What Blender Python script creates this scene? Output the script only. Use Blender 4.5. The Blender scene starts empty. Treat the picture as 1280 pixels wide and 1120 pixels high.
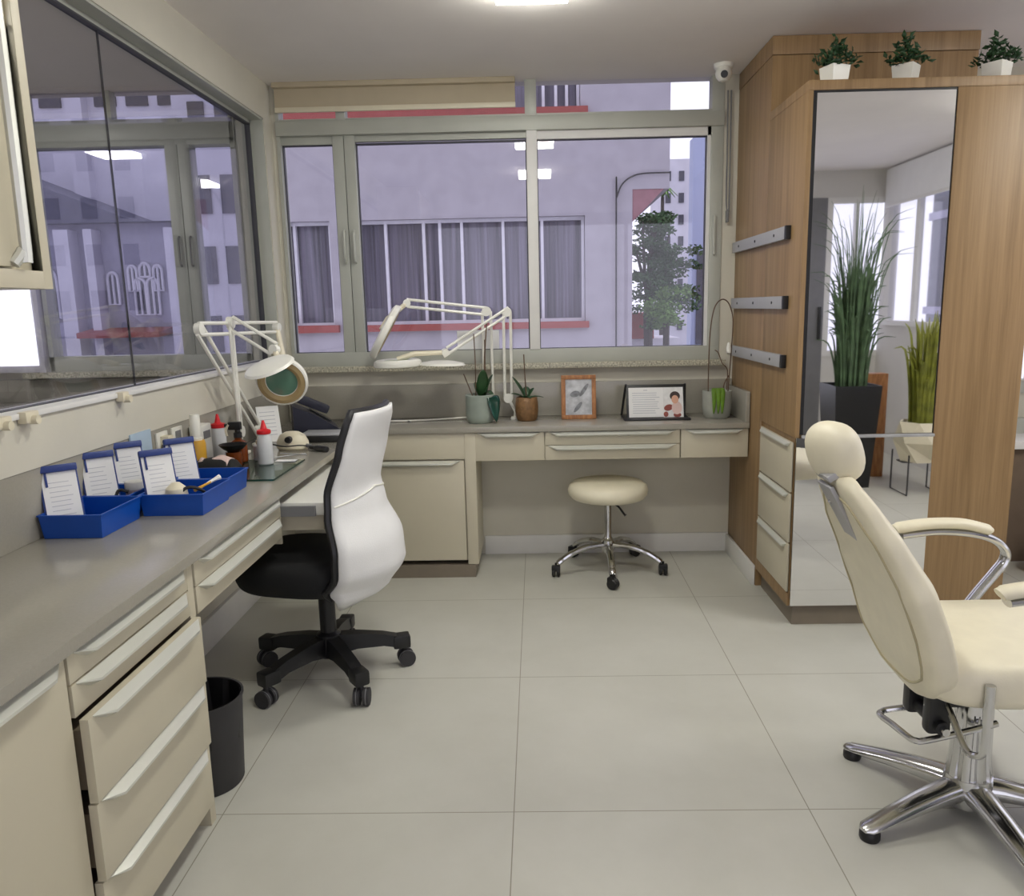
import bpy, bmesh, math, random
from mathutils import Vector, Matrix
random.seed(7)
sc = bpy.context.scene
COL = sc.collection
PI = math.pi
V = Vector

# ------------------------------------------------------------------ materials
def lin(c):
    c = c / 255.0
    return c / 12.92 if c <= 0.04045 else ((c + 0.055) / 1.055) ** 2.4
def rgb(r, g, b): return (lin(r), lin(g), lin(b), 1.0)

def new_mat(name):
    m = bpy.data.materials.new(name); m.use_nodes = True
    nt = m.node_tree; nt.nodes.clear()
    out = nt.nodes.new('ShaderNodeOutputMaterial')
    return m, nt, out

def pmat(name, c, rough=0.5, metal=0.0, var=0.06, scale=12.0, bump=0.0, spec=0.5, coat=0.0, stretch=(1, 1, 1), trans=0.0, bscale=None, sheen=0.0):
    """principled material whose colour drifts a little with a noise texture"""
    m, nt, out = new_mat(name)
    N, L = nt.nodes.new, nt.links.new
    p = N('ShaderNodeBsdfPrincipled'); L(p.outputs[0], out.inputs[0])
    p.inputs['Roughness'].default_value = rough
    p.inputs['Metallic'].default_value = metal
    p.inputs['Specular IOR Level'].default_value = spec
    p.inputs['Coat Weight'].default_value = coat
    p.inputs['Transmission Weight'].default_value = trans
    p.inputs['Sheen Weight'].default_value = sheen
    tc = N('ShaderNodeTexCoord'); mp = N('ShaderNodeMapping'); mp.inputs['Scale'].default_value = stretch
    L(tc.outputs['Object'], mp.inputs[0])
    no = N('ShaderNodeTexNoise'); no.inputs['Scale'].default_value = scale; no.inputs['Detail'].default_value = 4
    L(mp.outputs[0], no.inputs['Vector'])
    cr = N('ShaderNodeValToRGB')
    lo = [max(0, x * (1 - var)) for x in c[:3]] + [1]; hi = [min(1, x * (1 + var)) for x in c[:3]] + [1]
    cr.color_ramp.elements[0].position = 0.3; cr.color_ramp.elements[1].position = 0.7
    cr.color_ramp.elements[0].color = lo; cr.color_ramp.elements[1].color = hi
    L(no.outputs['Fac'], cr.inputs[0]); L(cr.outputs[0], p.inputs['Base Color'])
    if bump:
        b = N('ShaderNodeBump'); b.inputs['Strength'].default_value = bump; b.inputs['Distance'].default_value = 0.01
        src = no
        if bscale:
            src = N('ShaderNodeTexNoise'); src.inputs['Scale'].default_value = bscale; L(mp.outputs[0], src.inputs['Vector'])
        L(src.outputs['Fac'], b.inputs['Height']); L(b.outputs[0], p.inputs['Normal'])
    return m

def wood_mat(name, dark, mid, light, rough=0.45, stretch=(34, 34, 1.1)):
    m, nt, out = new_mat(name)
    N, L = nt.nodes.new, nt.links.new
    p = N('ShaderNodeBsdfPrincipled'); L(p.outputs[0], out.inputs[0]); p.inputs['Roughness'].default_value = rough
    tc = N('ShaderNodeTexCoord'); mp = N('ShaderNodeMapping'); mp.inputs['Scale'].default_value = stretch
    L(tc.outputs['Object'], mp.inputs[0])
    n1 = N('ShaderNodeTexNoise'); n1.inputs['Scale'].default_value = 1.0; n1.inputs['Detail'].default_value = 6; n1.inputs['Distortion'].default_value = 0.4
    L(mp.outputs[0], n1.inputs['Vector'])
    n2 = N('ShaderNodeTexNoise'); n2.inputs['Scale'].default_value = 6.0; n2.inputs['Detail'].default_value = 3
    L(mp.outputs[0], n2.inputs['Vector'])
    mx = N('ShaderNodeMath'); mx.operation = 'MULTIPLY_ADD'; mx.inputs[1].default_value = 0.3; L(n2.outputs['Fac'], mx.inputs[0]); L(n1.outputs['Fac'], mx.inputs[2])
    cr = N('ShaderNodeValToRGB'); e = cr.color_ramp.elements
    e[0].position = 0.45; e[0].color = dark; e[1].position = 0.85; e[1].color = light
    k = e.new(0.64); k.color = mid
    L(mx.outputs[0], cr.inputs[0]); L(cr.outputs[0], p.inputs['Base Color'])
    b = N('ShaderNodeBump'); b.inputs['Strength'].default_value = 0.08; b.inputs['Distance'].default_value = 0.004
    L(n2.outputs['Fac'], b.inputs['Height']); L(b.outputs[0], p.inputs['Normal'])
    return m

def emit_mat(name, c, s):
    m, nt, out = new_mat(name)
    e = nt.nodes.new('ShaderNodeEmission'); e.inputs[0].default_value = c; e.inputs[1].default_value = s
    nt.links.new(e.outputs[0], out.inputs[0]); return m

def pane_mat(name, tint=(0.97, 0.98, 0.98, 1), f0=0.04, rough=0.0):
    m, nt, out = new_mat(name)
    N, L = nt.nodes.new, nt.links.new
    t = N('ShaderNodeBsdfTransparent'); t.inputs[0].default_value = tint
    g = N('ShaderNodeBsdfGlossy'); g.inputs['Roughness'].default_value = rough; g.inputs[0].default_value = (1, 1, 1, 1)
    lw = N('ShaderNodeLayerWeight'); lw.inputs[0].default_value = 0.5
    pw = N('ShaderNodeMath'); pw.operation = 'POWER'; pw.inputs[1].default_value = 5.0; L(lw.outputs['Facing'], pw.inputs[0])
    ma = N('ShaderNodeMath'); ma.operation = 'MULTIPLY_ADD'; ma.inputs[1].default_value = 0.9 - f0; ma.inputs[2].default_value = f0; L(pw.outputs[0], ma.inputs[0])
    mx = N('ShaderNodeMixShader'); L(ma.outputs[0], mx.inputs[0]); L(t.outputs[0], mx.inputs[1]); L(g.outputs[0], mx.inputs[2]); L(mx.outputs[0], out.inputs[0])
    return m

def floor_mat():
    m, nt, out = new_mat('porcelain_tile')
    N, L = nt.nodes.new, nt.links.new
    p = N('ShaderNodeBsdfPrincipled'); L(p.outputs[0], out.inputs[0]); p.inputs['Roughness'].default_value = 0.36
    tc = N('ShaderNodeTexCoord')
    br = N('ShaderNodeTexBrick'); br.offset = 0.0; br.squash = 1.0
    br.inputs['Scale'].default_value = 1.0; br.inputs['Mortar Size'].default_value = 0.0016; br.inputs['Mortar Smooth'].default_value = 0.1
    br.inputs['Brick Width'].default_value = 0.8; br.inputs['Row Height'].default_value = 0.8; br.inputs['Bias'].default_value = 0
    br.inputs['Mortar'].default_value = rgb(140, 136, 122)
    L(tc.outputs['Object'], br.inputs['Vector'])
    no = N('ShaderNodeTexNoise'); no.inputs['Scale'].default_value = 2.2; no.inputs['Detail'].default_value = 7; no.inputs['Roughness'].default_value = 0.62
    L(tc.outputs['Object'], no.inputs['Vector'])
    cr = N('ShaderNodeValToRGB'); cr.color_ramp.elements[0].position = 0.3; cr.color_ramp.elements[1].position = 0.72
    cr.color_ramp.elements[0].color = rgb(188, 187, 177); cr.color_ramp.elements[1].color = rgb(199, 198, 189)
    L(no.outputs['Fac'], cr.inputs[0]); L(cr.outputs[0], br.inputs['Color1']); L(cr.outputs[0], br.inputs['Color2'])
    L(br.outputs['Color'], p.inputs['Base Color'])
    return m

M = {}
M['floor'] = floor_mat()
M['ceiling'] = pmat('ceiling_paint', rgb(236, 231, 226), 0.9, var=0.02, scale=3)
M['wall'] = pmat('wall_paint', rgb(206, 202, 188), 0.85, var=0.03, scale=4, bump=0.05, bscale=120)
M['wall_white'] = pmat('white_wall_paint', rgb(214, 212, 208), 0.85, var=0.02, scale=4)
M['trim'] = pmat('white_trim', rgb(224, 223, 220), 0.5, var=0.02)
M['frame'] = pmat('window_frame_aluminium', rgb(178, 180, 171), 0.45, 0.1, var=0.04, scale=6)
M['frame_dark'] = pmat('dark_gasket', rgb(60, 60, 66), 0.5)
M['sill'] = pmat('speckled_granite', rgb(176, 172, 154), 0.35, var=0.55, scale=110)
M['granite'] = pmat('grey_quartz_top', rgb(154, 150, 139), 0.16, var=0.03, scale=160, spec=0.6)
M['cab'] = pmat('greige_lacquer', rgb(194, 187, 166), 0.42, var=0.02, scale=5)
M['cab_in'] = pmat('cabinet_inside', rgb(120, 108, 90), 0.6)
M['plinth'] = pmat('grey_plinth', rgb(122, 112, 98), 0.5)
M['handle'] = pmat('satin_aluminium', rgb(216, 217, 208), 0.3, 0.35, var=0.02)
M['wood'] = wood_mat('oak_veneer', rgb(128, 101, 67), rgb(143, 115, 79), rgb(156, 127, 90))
M['wood_frame'] = wood_mat('light_frame_wood', rgb(130, 84, 46), rgb(160, 106, 60), rgb(182, 128, 78), stretch=(60, 60, 10))
M['mirror'] = pmat('mirror_silver', (0.86, 0.86, 0.87, 1), 0.02, 1.0, var=0.0)
M['chrome'] = pmat('polished_chrome', (0.62, 0.62, 0.62, 1), 0.16, 1.0, var=0.03)
M['steel'] = pmat('brushed_grey_steel', rgb(168, 168, 170), 0.45, 0.2, var=0.05, stretch=(1, 40, 1))
M['cream'] = pmat('cream_leatherette', rgb(228, 221, 197), 0.42, var=0.03, scale=20, bump=0.06, bscale=300)
M['cream_dark'] = pmat('cream_seam', rgb(172, 163, 132), 0.5)
M['black'] = pmat('black_plastic', rgb(22, 22, 24), 0.42, var=0.1)
M['black_fab'] = pmat('black_fabric', rgb(14, 15, 17), 0.8, var=0.2, scale=200, bump=0.1)
M['rubber'] = pmat('dark_grey_rubber', rgb(48, 47, 50), 0.6)
M['grey'] = pmat('grey_plastic', rgb(120, 120, 122), 0.5)
M['white_mesh'] = pmat('white_chair_fabric', rgb(226, 226, 226), 0.6, var=0.03, scale=7, bump=0.08, bscale=260)
M['white'] = pmat('white_enamel', rgb(232, 231, 222), 0.3, var=0.02)
M['white_warm'] = pmat('ivory_plastic', rgb(222, 214, 190), 0.4, var=0.03)
M['paper'] = pmat('white_paper', rgb(232, 232, 232), 0.8, var=0.02)
M['ink'] = pmat('grey_ink', rgb(186, 188, 196), 0.8)
M['blue'] = pmat('cobalt_plastic', rgb(10, 72, 164), 0.38, var=0.06)
M['navy'] = pmat('navy_plastic', rgb(24, 50, 118), 0.45)
M['phone'] = pmat('dark_navy_plastic', rgb(28, 30, 46), 0.4)
M['red'] = pmat('red_plastic', rgb(206, 32, 40), 0.35)
M['amber'] = pmat('amber_glass', rgb(120, 58, 22), 0.12, var=0.1)
M['yellow'] = pmat('yellow_liquid', rgb(212, 162, 58), 0.3)
M['clear'] = pmat('frosted_clear_plastic', rgb(228, 230, 232), 0.3, trans=0.15)
M['green'] = pmat('leaf_green', rgb(30, 66, 30), 0.5, var=0.3, scale=18)
M['green2'] = pmat('bright_leaf_green', rgb(92, 128, 26), 0.5, var=0.3, scale=18)
M['green3'] = pmat('grass_blade_green', rgb(74, 98, 66), 0.55, var=0.35, scale=14)
M['olive'] = pmat('olive_blade_green', rgb(120, 124, 40), 0.55, var=0.35, scale=14)
M['stem'] = pmat('brown_stem', rgb(92, 70, 52), 0.6, var=0.2)
M['concrete'] = pmat('grey_concrete', rgb(158, 160, 150), 0.7, var=0.08, scale=16, bump=0.08)
M['pot_blue'] = pmat('grey_green_glaze', rgb(146, 156, 146), 0.4, var=0.12, scale=9)
M['teal'] = pmat('teal_green_glass', rgb(18, 62, 52), 0.15, var=0.2)
M['bronze'] = pmat('woven_bronze', rgb(128, 96, 62), 0.5, 0.2, var=0.2, scale=60, bump=0.25, bscale=90)
M['soil'] = pmat('dark_soil', rgb(58, 44, 34), 0.9, var=0.3, scale=60)
M['blind'] = pmat('beige_roller_fabric', rgb(186, 174, 150), 0.8, var=0.03)
M['photo'] = pmat('pale_photo_paper', rgb(222, 222, 222), 0.3, var=0.1, scale=40)
M['bw_photo'] = pmat('black_white_photo', rgb(186, 188, 192), 0.3, var=0.36, scale=22)
M['photo_grey'] = pmat('grey_photo_tone', rgb(120, 122, 126), 0.35, var=0.35, scale=50)
M['skin'] = pmat('photo_skin_tone', rgb(214, 164, 138), 0.5)
M['hair'] = pmat('photo_dark_hair', rgb(50, 34, 30), 0.5)
M['wine'] = pmat('photo_wine_red', rgb(136, 66, 56), 0.5)
M['lens'] = pmat('green_tinted_lens', rgb(104, 142, 122), 0.08, var=0.1, spec=0.8)
M['tan_ring'] = pmat('tan_lamp_tube', rgb(170, 148, 104), 0.5)
M['glass'] = pane_mat('window_pane_glass', tint=(0.95, 0.95, 0.98, 1))
M['glass_side'] = pane_mat('partition_pane_glass', tint=(0.80, 0.80, 0.85, 1), f0=0.05)
M['glass_teal'] = pane_mat('glass_mat_pane', tint=(0.55, 0.68, 0.64, 1))
M['led'] = emit_mat('led_panel', (0.992, 0.98, 0.90, 1), 51.0)
M['rectangle'] = emit_mat('lit_rectangle', (0.97, 0.95, 1.0, 1), 2.4)
M['facade'] = pmat('lilac_render', rgb(160, 156, 165), 0.9, var=0.07, scale=5, bump=0.1, bscale=60)
M['facade_dark'] = pmat('grey_render', rgb(150, 148, 165), 0.9, var=0.1, scale=2)
M['pale_render'] = pmat('pale_render', rgb(206, 204, 214), 0.9, var=0.06, scale=2)
M['red_sill'] = pmat('terracotta_sill', rgb(140, 66, 62), 0.7, var=0.1)
M['red_soffit'] = pmat('brown_red_soffit', rgb(142, 104, 112), 0.8, var=0.1)
M['curtain'] = pmat('grey_window_curtain', rgb(92, 88, 102), 0.6, var=0.6, scale=3.0, stretch=(8, 1, 0.15))
M['dark_win'] = pmat('dark_window_glass', rgb(58, 58, 74), 0.12, var=0.2, scale=2)
M['win_white'] = pmat('white_window_profile', rgb(200, 198, 208), 0.5)
M['roof'] = pmat('slate_roof', rgb(92, 92, 108), 0.8, var=0.15, scale=3)
M['blue_tower'] = pmat('blue_grey_tower', rgb(164, 172, 202), 0.7, var=0.06, scale=0.3)
M['leaves'] = pmat('tree_leaves', rgb(50, 86, 42), 0.7, var=0.5, scale=1.2)
M['palm'] = pmat('palm_fronds', rgb(94, 130, 60), 0.7, var=0.4, scale=2)
M['bark'] = pmat('bark', rgb(62, 54, 52), 0.9, var=0.2)
M['asphalt'] = pmat('asphalt', rgb(98, 96, 104), 0.9, var=0.1)
M['brown_panel'] = pmat('brown_wall_panel', rgb(108, 92, 76), 0.7)
M['pink'] = pmat('pale_pink_cloth', rgb(216, 190, 184), 0.8)

# ------------------------------------------------------------------ mesh builder
class MB:
    def __init__(self): self.bm = bmesh.new()
    def _add(self, verts, faces, mat=None):
        vs = [self.bm.verts.new(mat @ V(v) if mat else V(v)) for v in verts]
        for f in faces:
            try: self.bm.faces.new([vs[i] for i in f])
            except ValueError: pass
        return vs
    def box(self, x0, x1, y0, y1, z0, z1, bev=0.0, mat=None, seg=2):
        b = bmesh.new()
        vs = [b.verts.new(c) for c in ((x0,y0,z0),(x1,y0,z0),(x1,y1,z0),(x0,y1,z0),(x0,y0,z1),(x1,y0,z1),(x1,y1,z1),(x0,y1,z1))]
        for f in ((0,3,2,1),(4,5,6,7),(0,1,5,4),(1,2,6,5),(2,3,7,6),(3,0,4,7)): b.faces.new([vs[i] for i in f])
        if bev: bmesh.ops.bevel(b, geom=b.edges[:], offset=bev, segments=seg, affect='EDGES', profile=0.6)
        if mat: bmesh.ops.transform(b, matrix=mat, verts=b.verts[:])
        b.verts.index_update()
        self._add([v.co.copy() for v in b.verts], [[v.index for v in f.verts] for f in b.faces]); b.free()
        return self
    def tube(self, pts, r, n=10, closed=False, cap=True, flat=1.0, mat=None):
        pts = [V(p) for p in pts]; k = len(pts)
        rs = r if isinstance(r, (list, tuple)) else [r] * k
        verts, faces = [], []
        up = None
        for i, p in enumerate(pts):
            a = pts[i - 1] if (i > 0 or closed) else p
            b = pts[(i + 1) % k] if (i < k - 1 or closed) else p
            t = (b - a).normalized()
            if up is None:
                up = V((0, 0, 1)) if abs(t.z) < 0.9 else V((0, 1, 0))
            s = t.cross(up)
            if s.length < 1e-5: s = t.cross(V((1, 0, 0)))
            s.normalize(); u = s.cross(t).normalized(); up = u
            for j in range(n):
                an = 2 * PI * j / n
                verts.append(p + s * math.cos(an) * rs[i] + u * math.sin(an) * rs[i] * flat)
        m = k if closed else k - 1
        for i in range(m):
            for j in range(n):
                a, b = i * n + j, i * n + (j + 1) % n
                c, d = ((i + 1) % k) * n + (j + 1) % n, ((i + 1) % k) * n + j
                faces.append((a, b, c, d))
        if cap and not closed:
            faces.append(list(range(n))[::-1]); faces.append([(k - 1) * n + j for j in range(n)])
        self._add(verts, faces, mat); return self
    def cyl(self, p0, p1, r0, r1=None, n=20, mat=None):
        return self.tube([p0, p1], [r0, r0 if r1 is None else r1], n, mat=mat)
    def lathe(self, prof, c=(0, 0, 0), n=28, mat=None, closed=False):
        """prof: list of (radius, z); ends on the axis are capped"""
        verts, faces = [], []
        c = V(c)
        for (r, z) in prof:
            for j in range(n):
                a = 2 * PI * j / n
                verts.append(c + V((r * math.cos(a), r * math.sin(a), z)))
        k = len(prof)
        for i in range(k if closed else k - 1):
            for j in range(n):
                a, b = i * n + j, i * n + (j + 1) % n
                i2 = (i + 1) % k
                faces.append((a, b, i2 * n + (j + 1) % n, i2 * n + j))
        if not closed:
            if prof[0][0] > 1e-6: faces.append(list(range(n))[::-1])
            if prof[-1][0] > 1e-6: faces.append([(k - 1) * n + j for j in range(n)])
        self._add(verts, faces, mat); return self
    def grid(self, fn, nu, nv, closeu=False, mat=None):
        verts = [fn(i / (nu if closeu else nu - 1), j / (nv - 1)) for j in range(nv) for i in range(nu)]
        faces = []
        for j in range(nv - 1):
            for i in range(nu if closeu else nu - 1):
                i2 = (i + 1) % nu
                faces.append((j * nu + i, j * nu + i2, (j + 1) * nu + i2, (j + 1) * nu + i))
        self._add(verts, faces, mat); return self
    def loft(self, rings, mat=None):
        """rings: lists of equal length, closed around, capped at both ends"""
        n = len(rings[0]); verts = [p for r in rings for p in r]; faces = []
        for i in range(len(rings) - 1):
            for j in range(n):
                faces.append((i*n+j, i*n+(j+1) % n, (i+1)*n+(j+1) % n, (i+1)*n+j))
        faces.append(list(range(n))[::-1]); faces.append([(len(rings)-1)*n+j for j in range(n)])
        self._add(verts, faces, mat); return self
    def prism(self, poly, o, ex, ey, ez, d):
        """polygon (a,b) in plane ex,ey at o, extruded d along ez"""
        o, ex, ey, ez = V(o), V(ex), V(ey), V(ez); n = len(poly)
        verts = [o + ex * a + ey * b for a, b in poly] + [o + ex * a + ey * b + ez * d for a, b in poly]
        faces = [list(range(n))[::-1], [n + i for i in range(n)]] + [(i, (i + 1) % n, n + (i + 1) % n, n + i) for i in range(n)]
        self._add(verts, faces); return self
    def build(self, name, mat, parent=None, local=False, smooth=35, solid=0.0, sub=0):
        bm = self.bm
        bmesh.ops.remove_doubles(bm, verts=bm.verts[:], dist=1e-6)
        bmesh.ops.recalc_face_normals(bm, faces=bm.faces[:])
        org = V((0, 0, 0))
        if parent is not None and not local: org = ORG.get(parent.name, V((0, 0, 0)))
        if parent is None:
            xs = [v.co for v in bm.verts]
            lo = V([min(c[i] for c in xs) for i in range(3)]); hi = V([max(c[i] for c in xs) for i in range(3)])
            org = V(((lo.x + hi.x) / 2, (lo.y + hi.y) / 2, lo.z))
        if org.length: bmesh.ops.translate(bm, vec=-org, verts=bm.verts[:])
        me = bpy.data.meshes.new(name); bm.to_mesh(me); bm.free()
        for p in me.polygons: p.use_smooth = bool(smooth)
        if smooth: me.set_sharp_from_angle(angle=math.radians(smooth))
        me.materials.append(mat)
        o = bpy.data.objects.new(name, me); COL.objects.link(o)
        if parent is not None:
            o.parent = parent; ORG[o.name] = org
        else:
            o.location = org; ORG[o.name] = org
        if solid:
            s = o.modifiers.new('thickness', 'SOLIDIFY'); s.thickness = solid; s.offset = 0
        if sub:
            s = o.modifiers.new('smooth', 'SUBSURF'); s.levels = sub; s.render_levels = sub
        return o
ORG = {}

def tag(o, label, cat, group=None, kind=None):
    o['label'] = label; o['category'] = cat
    if group: o['group'] = group
    if kind: o['kind'] = kind
    return o
def thing(name, loc, label, cat, group=None, rotz=0.0, kind=None):
    o = bpy.data.objects.new(name, None); o.empty_display_size = 0.05; COL.objects.link(o)
    o.location = loc; o.rotation_euler = (0, 0, rotz); ORG[o.name] = V(loc)
    return tag(o, label, cat, group, kind)
def struct(o, label, cat):
    return tag(o, label, cat, None, 'structure')
def dup(root, loc, rotz, label, group=None):
    r = root.copy(); COL.objects.link(r); r.location = loc; r.rotation_euler = (0, 0, rotz); r['label'] = label
    if group: r['group'] = group
    for ch in list(root.children):
        c = ch.copy(); COL.objects.link(c); c.parent = r
        for g in list(ch.children):
            d = g.copy(); COL.objects.link(d); d.parent = c
    return r
def bx(name, mat, a, parent=None, bev=0.0, **k):
    return MB().box(*a, bev=bev).build(name, mat, parent, **k)
def lerp_tab(tab, s):
    for (a, va), (b, vb) in zip(tab, tab[1:]):
        if s <= b:
            t = (s - a) / (b - a) if b > a else 0
            t = t * t * (3 - 2 * t) * 0.5 + t * 0.5
            return va + (vb - va) * t
    return tab[-1][1]
def smooth_path(pts, k=6):
    """Catmull-Rom through pts"""
    p = [V(q) for q in pts]; out = []
    for i in range(len(p) - 1):
        a, b, c, d = p[max(i - 1, 0)], p[i], p[i + 1], p[min(i + 2, len(p) - 1)]
        for j in range(k):
            t = j / k
            out.append(0.5 * ((2 * b) + (c - a) * t + (2 * a - 5 * b + 4 * c - d) * t * t + (3 * b - a - 3 * c + d) * t ** 3))
    out.append(p[-1]); return out

# ------------------------------------------------------------------ room constants
XL, XLOW, YB, ZC = -1.34, -1.375, 4.27, 2.48
XR, YF = 3.10, -1.0
ZL, ZB = 0.764, 0.775          # worktop heights
YE = 3.865                      # back worktop front edge
XE = -0.876                     # left worktop front edge

# floor, ceiling
f = MB().box(XL - 0.12 , XR + 0.1, YF - 0.1, YB + 0.1, -0.05, 0.0).build('floor', M['floor'])
shift = V((-0.0863, 1.9538, 0)) - f.location
for v in f.data.vertices: v.co -= V((shift.x, shift.y, 0 + (0 - f.location.z)))
f.location = (-0.0863, 1.9538, 0.0)
struct(f, 'pale beige large square porcelain tile floor', 'floor')
struct(bx('ceiling', M['ceiling'], (XL - 0.12, XR + 0.1, YF - 0.1, YB + 0.12, ZC, ZC + 0.06)), 'flat off-white painted ceiling', 'ceiling')

# left wall with long glazed opening
w = MB()
w.box(XLOW - 0.12, XLOW, YF, YB, 0, .955); w.box(XLOW - 0.12, -1.350, YF, YB, .955, 1.096)
w.box(XL - 0.14, XL, YF, YB, 2.30, ZC)
w.box(XL - 0.14, XL, 4.15, YB, 1.08, 2.30)
w.box(XL - 0.14, XL, YF, 0.7, 1.08, 2.30)
struct(w.build('wall_left', M['wall'], smooth=0), 'beige left wall with a long glazed opening above the worktop', 'wall')
wn = thing('window_1', (-1.42, 2.4, 1.10), 'long fixed glass partition in the left wall looking into the next room', 'window', kind='structure')
bx('window_sill', M['trim'], (XL - 0.12, -1.340, 0.7, 4.15, 1.094, 1.110), wn, 0.003)
fr = MB(); fr.box(-1.435, -1.405, 4.125, 4.15, 1.108, 2.30); fr.box(-1.435, -1.405, 0.7, 4.15, 2.272, 2.30); fr.box(-1.435, -1.405, 0.7, 0.73, 1.108, 2.30)
fr.box(-1.45, -1.345, 4.14, 4.15, 1.108, 2.30); fr.box(-1.45, -1.345, 0.7, 4.15, 2.29, 2.30)
fr.build('window_frame', M['frame'], wn)
gk = MB(); gk.box(-1.428, -1.402, 4.119, 4.126, 1.108, 2.272); gk.box(-1.428, -1.402, 0.73, 4.125, 2.266, 2.273); gk.box(-1.428, -1.402, 0.73, 4.125, 1.106, 1.112)
gk.box(-1.4205, -1.4135, 2.7645, 2.7675, 1.108, 2.272)
gk.build('gasket', M['frame_dark'], wn)
for a, b in ((0.73, 2.764), (2.768, 4.122)):
    bx('pane', M['glass_side'], (-1.420, -1.414, a, b, 1.11, 2.27), wn, smooth=0)

# back wall with the window opening
w = MB()
w.box(XL - 0.14, 0.962, YB, YB + 0.1, 0, 1.045)
w.box(XL - 0.14, -1.318, YB, YB + 0.1, 1.045, ZC)
w.box(0.962, 1.98, YB, YB + 0.1, 0, ZC)
w.box(1.98, XR, YB, YB + 0.1, 2.30, ZC)
w.box(1.98, XR, YB, YB + 0.1, 0, 0.85)
struct(w.build('wall_back', M['wall'], smooth=0), 'beige back wall below and beside the wide window', 'wall')
wn = thing('window_2', (-0.17, YB, 1.06), 'wide sliding aluminium window in the back wall facing the lilac building', 'window', kind='structure')
m = MB()
m.box(-1.318, 0.962, 4.262, 4.345, 1.058, 1.132, 0.003)       # bottom rail
m.box(-1.318, -1.300, 4.262, 4.345, 1.13, 2.48)
m.box(0.900, 0.962, 4.262, 4.345, 1.13, 2.48, 0.003)
m.box(-1.318, 0.962, 4.250, 4.345, 2.235, 2.305, 0.004)       # transom bar
m.build('window_frame', M['frame'], wn)
m = MB()                                                        # left fixed sash
m.box(-1.300, -0.975, 4.285, 4.325, 2.196, 2.237); m.box(-1.036, -0.978, 4.275, 4.325, 1.13, 2.237, 0.003)
m.build('sash', M['frame'], wn)
m = MB(); m.box(-0.974, -0.920, 4.268, 4.318, 1.13, 2.237, 0.003); m.box(-0.974, 0.0, 4.285, 4.318, 2.205, 2.237)
m.build('sash', M['frame'], wn)
m = MB(); m.box(-0.040, 0.014, 4.255, 4.300, 1.13, 2.237, 0.003); m.box(0.0, 0.90, 4.275, 4.305, 2.195, 2.237); m.box(0.884, 0.902, 4.275, 4.305, 1.13, 2.237)
m.build('sash', M['trim'], wn)
m = MB()
for x0, x1 in ((-1.008, -0.960), (-0.045, 0.014)): m.box(x0, x1, 4.262, 4.330, 2.30, 2.48, 0.003)
m.box(-1.30, 0.90, 4.268, 4.330, 2.304, 2.318)
m.build('transom_post', M['frame'], wn)
m = MB()
for x0, x1 in ((-1.302, -1.036), (-0.922, -0.040), (0.012, 0.886)):
    m.box(x0, x0 + 0.006, 4.296, 4.322, 1.13, 2.2); m.box(x1 - 0.006, x1, 4.296, 4.322, 1.13, 2.2)
    m.box(x0, x1, 4.296, 4.322, 1.128, 1.135); m.box(x0, x1, 4.296, 4.322, 2.192, 2.199)
m.build('gasket', M['frame_dark'], wn)
for x0, x1, z0, z1, y in ((-1.30, -1.036, 1.132, 2.2, 4.309), (-0.921, -0.040, 1.132, 2.206, 4.309), (0.014, 0.885, 1.132, 2.196, 4.300),
                       (-1.30, -1.008, 2.316, 2.48, 4.309), (-0.960, -0.045, 2.316, 2.48, 4.309), (0.014, 0.90, 2.316, 2.48, 4.309)):
    t = Matrix.Translation((0, y, z0)) @ Matrix.Rotation(math.radians(-0.35), 4, 'X')
    MB().box(x0, x1, -0.002, 0.002, 0, z1 - z0, mat=t).build('pane', M['glass'], wn, smooth=0)
m = MB(); m.tube(smooth_path([(-0.995, 4.262, 1.60), (-0.995, 4.245, 1.62), (-0.995, 4.245, 1.74), (-0.995, 4.262, 1.76)]), 0.007, 8)
m.tube(smooth_path([(-0.945, 4.262, 1.60), (-0.945, 4.245, 1.62), (-0.945, 4.245, 1.74), (-0.945, 4.262, 1.76)]), 0.007, 8)
m.box(0.915, 0.928, 4.245, 4.265, 1.60, 1.80, 0.003)
m.build('latch', M['frame'], wn)
bx('window_sill', M['sill'], (-1.335, 0.99, 4.215, 4.275, 1.030, 1.060), wn, 0.004)
bd = thing('roller_blind', (-0.7, 4.235, 2.36), 'rolled-down beige roller blind covering the left of the top window', 'blind')
bx('fabric', M['blind'], (-1.305, -0.092, 4.233, 4.238, 2.365, 2.47), bd)
bx('bottom_rail', M['white_warm'], (-1.306, -0.091, 4.228, 4.243, 2.342, 2.367), bd, 0.003)
bx('headrail', M['blind'], (-1.306, -0.091, 4.20, 4.25, 2.455, 2.48), bd, 0.004)
m = MB(); m.tube(smooth_path([(0.975, 4.25, 2.40), (0.977, 4.245, 2.1), (0.978, 4.245, 1.87), (0.985, 4.24, 1.82), (0.993, 4.245, 1.87), (0.992, 4.25, 2.40)]), 0.004, 6)
m.box(0.978, 0.992, 4.235, 4.258, 1.76, 1.82, 0.003)
tag(m.build('blind_cord', M['grey']), 'grey blind cord hanging right of the back window', 'cord')

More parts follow.
